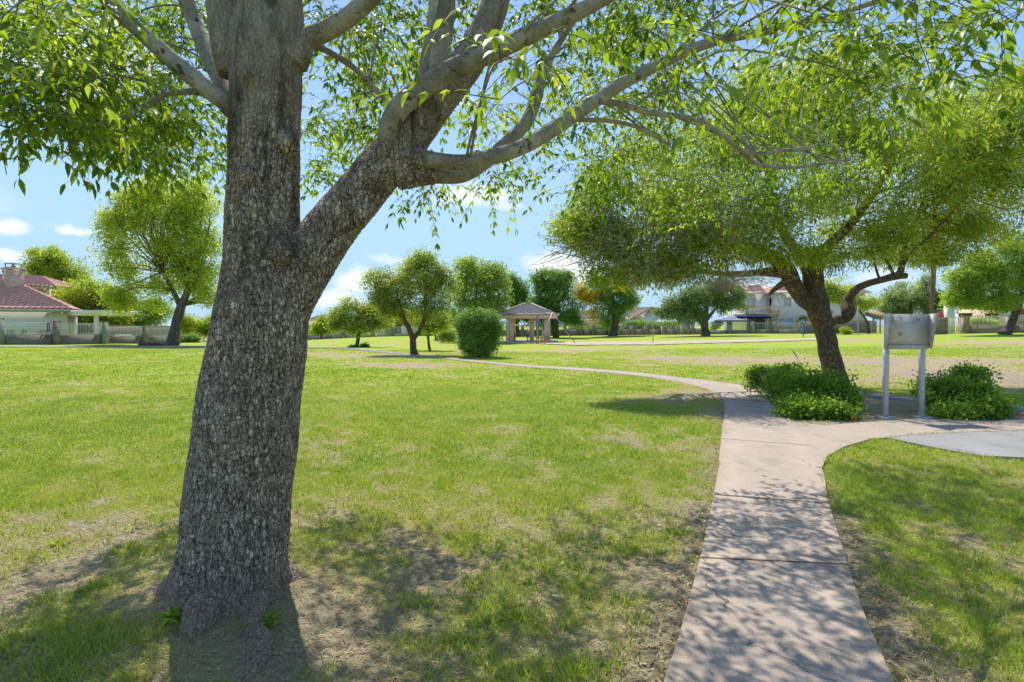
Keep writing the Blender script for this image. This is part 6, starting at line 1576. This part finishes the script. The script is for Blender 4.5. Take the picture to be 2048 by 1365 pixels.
mb = MB(); mb.tube([W3(1017, 650.5, Yp - 1), W3(1077, 651, Yp - 1)], .04, 8); mb.tube([W3(1017, 652, Yp - .4), W3(1077, 652.5, Yp - .2)], .04, 8); mb.tube([W3(1073, 628.5, Yp - 1.2), W3(1077, 629, Yp - .2)], .035, 8); mb.build('overhead_bar', M['steel'], t)
mb = MB(); f = foot(1013, Yp - 1); aa = np.linspace(0, 5 * 2 * math.pi, 90)
mb.tube(np.c_[f[0] + .3 * np.cos(aa), f[1] + .3 * np.sin(aa), f[2] + .25 + aa / aa[-1] * 2.0], .022, 6); mb.build('spiral', M['steel'], t)
mb = MB()
for k in range(6): mb.tube([W3(1013, 642 + k * 7.5, Yp - 1), W3(1018.5, 642 + k * 7.5, Yp - 1)], .02, 6)
mb.build('rung', M['grey_metal'], t)
f = foot(1306, 51); t = thing('play_pole', 'thin brown steel pole standing alone on the play sand', 'pole', f)
mb = MB(); mb.tube([f, np.array([f[0], f[1], P(0, 630, 51)[2]])], .04, 8); mb.build('pole', M['wood'], t)
mb = MB(); top = P(1306, 630, 51); mb.tube([top, top + [0, 0, .05]], .05, 8); mb.build('cap', M['steel'], t)

# ================================================================== board, post box, lamp
Yb = 10.3
f0, f1 = G(1769.5, 838), G(1842.5, 838)
t = thing('metal_board', 'bare galvanised notice board with flared side wings on two square posts', 'notice board', (f0 + f1) / 2)
for px, px2, y0 in ((1769.8, 1773, 838), (1842.4, 1845, 837.5)):
    g = G(px, y0); tp = P(px2, 640, g[1] + .02); mb = MB(); mb.bar(g - [0, 0, .1], (tp[0], g[1] + .02, tp[2]), .074, .074); mb.build('post', M['post_paint'], t)
    mb = MB(); mb.box((g[0] + .01, g[1], g[2] + .012), (.26, .22, .05), .2); mb.build('footing', M['slab'], t)
Yk = G(1770, 838)[1] - .06
bk = [P(1785, 628.5, Yk), P(1857.5, 628.5, Yk), P(1857, 696, Yk), P(1777, 696, Yk)]
lw = [P(1769, 627.5, Yk - .18), bk[0], bk[3], P(1768.3, 698.5, Yk - .05)]
rw = [bk[1], P(1877, 627, Yk - .2), P(1864.5, 698.5, Yk - .06), bk[2]]
mb = MB(); mb.poly(bk, .012, (0, 1, 0)); pn = mb.build('panel', M['galv'], t)
mb = MB(); mb.poly(lw, .010, (-.6, .8, 0)); mb.build('wing', M['galv'], t)
mb = MB(); mb.poly(rw, .010, (.6, .8, 0)); mb.build('wing', M['galv'], t)
mb = MB(); mb.poly([P(1777, 690, Yk - .012), P(1857.3, 690, Yk - .012), P(1857, 699, Yk - .02), P(1776, 699, Yk - .02)], .01, (0, 1, 0)); mb.build('lip', M['galv'], t)
for x, y in ((1800, 636), (1835, 639), (1799, 669)):
    q = P(x, y, Yk - .02); mb = MB(); mb.tube([q + [-.02, 0, .018], q + [.015, -.015, .01], q + [.018, -.02, -.015], q + [-.012, -.015, -.018]], .005, 5, .5, True, 0, 4); mb.build('hook', M['iron'], pn)

Yd = 62.0; x = X_(1607.5, Yd); z = gz(x, Yd)
t = thing('waste_post', 'blue pet waste post with bag dispenser and bin near the far fence', 'waste post', (x, Yd, z))
mb = MB(); mb.box((x, Yd + .14, z + .95), (.08, .08, 1.95)); mb.build('post', M['steel'], t)
mb = MB(); mb.box((x - .03, Yd - .05, z + .68), (.46, .3, .72)); mb.box((x - .03, Yd - .05, z + 1.06), (.5, .34, .06)); mb.build('bin', M['blue'], t)
mb = MB(); mb.box((x + .02, Yd + .02, z + 1.62), (.4, .14, .5)); mb.build('dispenser', M['blue'], t)
mb = MB(); mb.box((x + .02, Yd - .06, z + 1.60), (.2, .02, .16)); mb.build('plate', M['plastic_white'], t)

x, Y0 = X_(1716, 66), 66.0; z = gz(x, Y0)
t = thing('lamp_post', 'slim grey lamp post in front of the solid block wall', 'lamp post', (x, Y0, z))
mb = MB(); mb.tube([(x, Y0, z - .1), (x, Y0, z + .5), (x, Y0, z + 3.6)], [.09, .075, .055], 10); mb.build('pole', M['steel'], t)
mb = MB(); mb.tube([(x, Y0, z), (x, Y0, z + .12)], [.2, .16], 12); mb.build('base', M['slab'], t)
mb = MB(); mb.tube([(x, Y0, z + 3.6), (x, Y0, z + 3.68), (x, Y0, z + 4.0), (x, Y0, z + 4.12)], [.08, .16, .2, .05], 12); mb.build('lantern', M['grey_metal'], t)
# low edging at the leaning tree, shaped as a rough tube in bark material
p0, p1 = G(276, 692), G(334, 691.5)
mb = MB(); mb.tube([p0 + [0, 0, .05], (p0 + p1) / 2 + [0, 0, .1], p1 + [0, 0, .06]], [.1, .16, .12], 10, .5, True, .25, 6); tag(mb.build('tree_edging', M['bark_grey'], None, True), 'low grey edging lying left of the leaning tree foot', 'log')

b = P(250, 690, 63); b[2] = gz(b[0], b[1])
t = thing('garden_wall', 'brown garden wall seen through the lower railing left of the leaning tree', 'wall', b)
mb = MB(); x0, x1 = X_(150, 63), X_(345, 63); mb.box(((x0 + x1) / 2, 63, b[2] + .6), (x1 - x0, .2, 2.6)); mb.build('wall', M['block_pink'], t)
mb = MB(); mb.box(((x0 + x1) / 2, 63, b[2] + 1.93), (x1 - x0 + .1, .28, .06)); mb.build('coping', M['slab'], t)
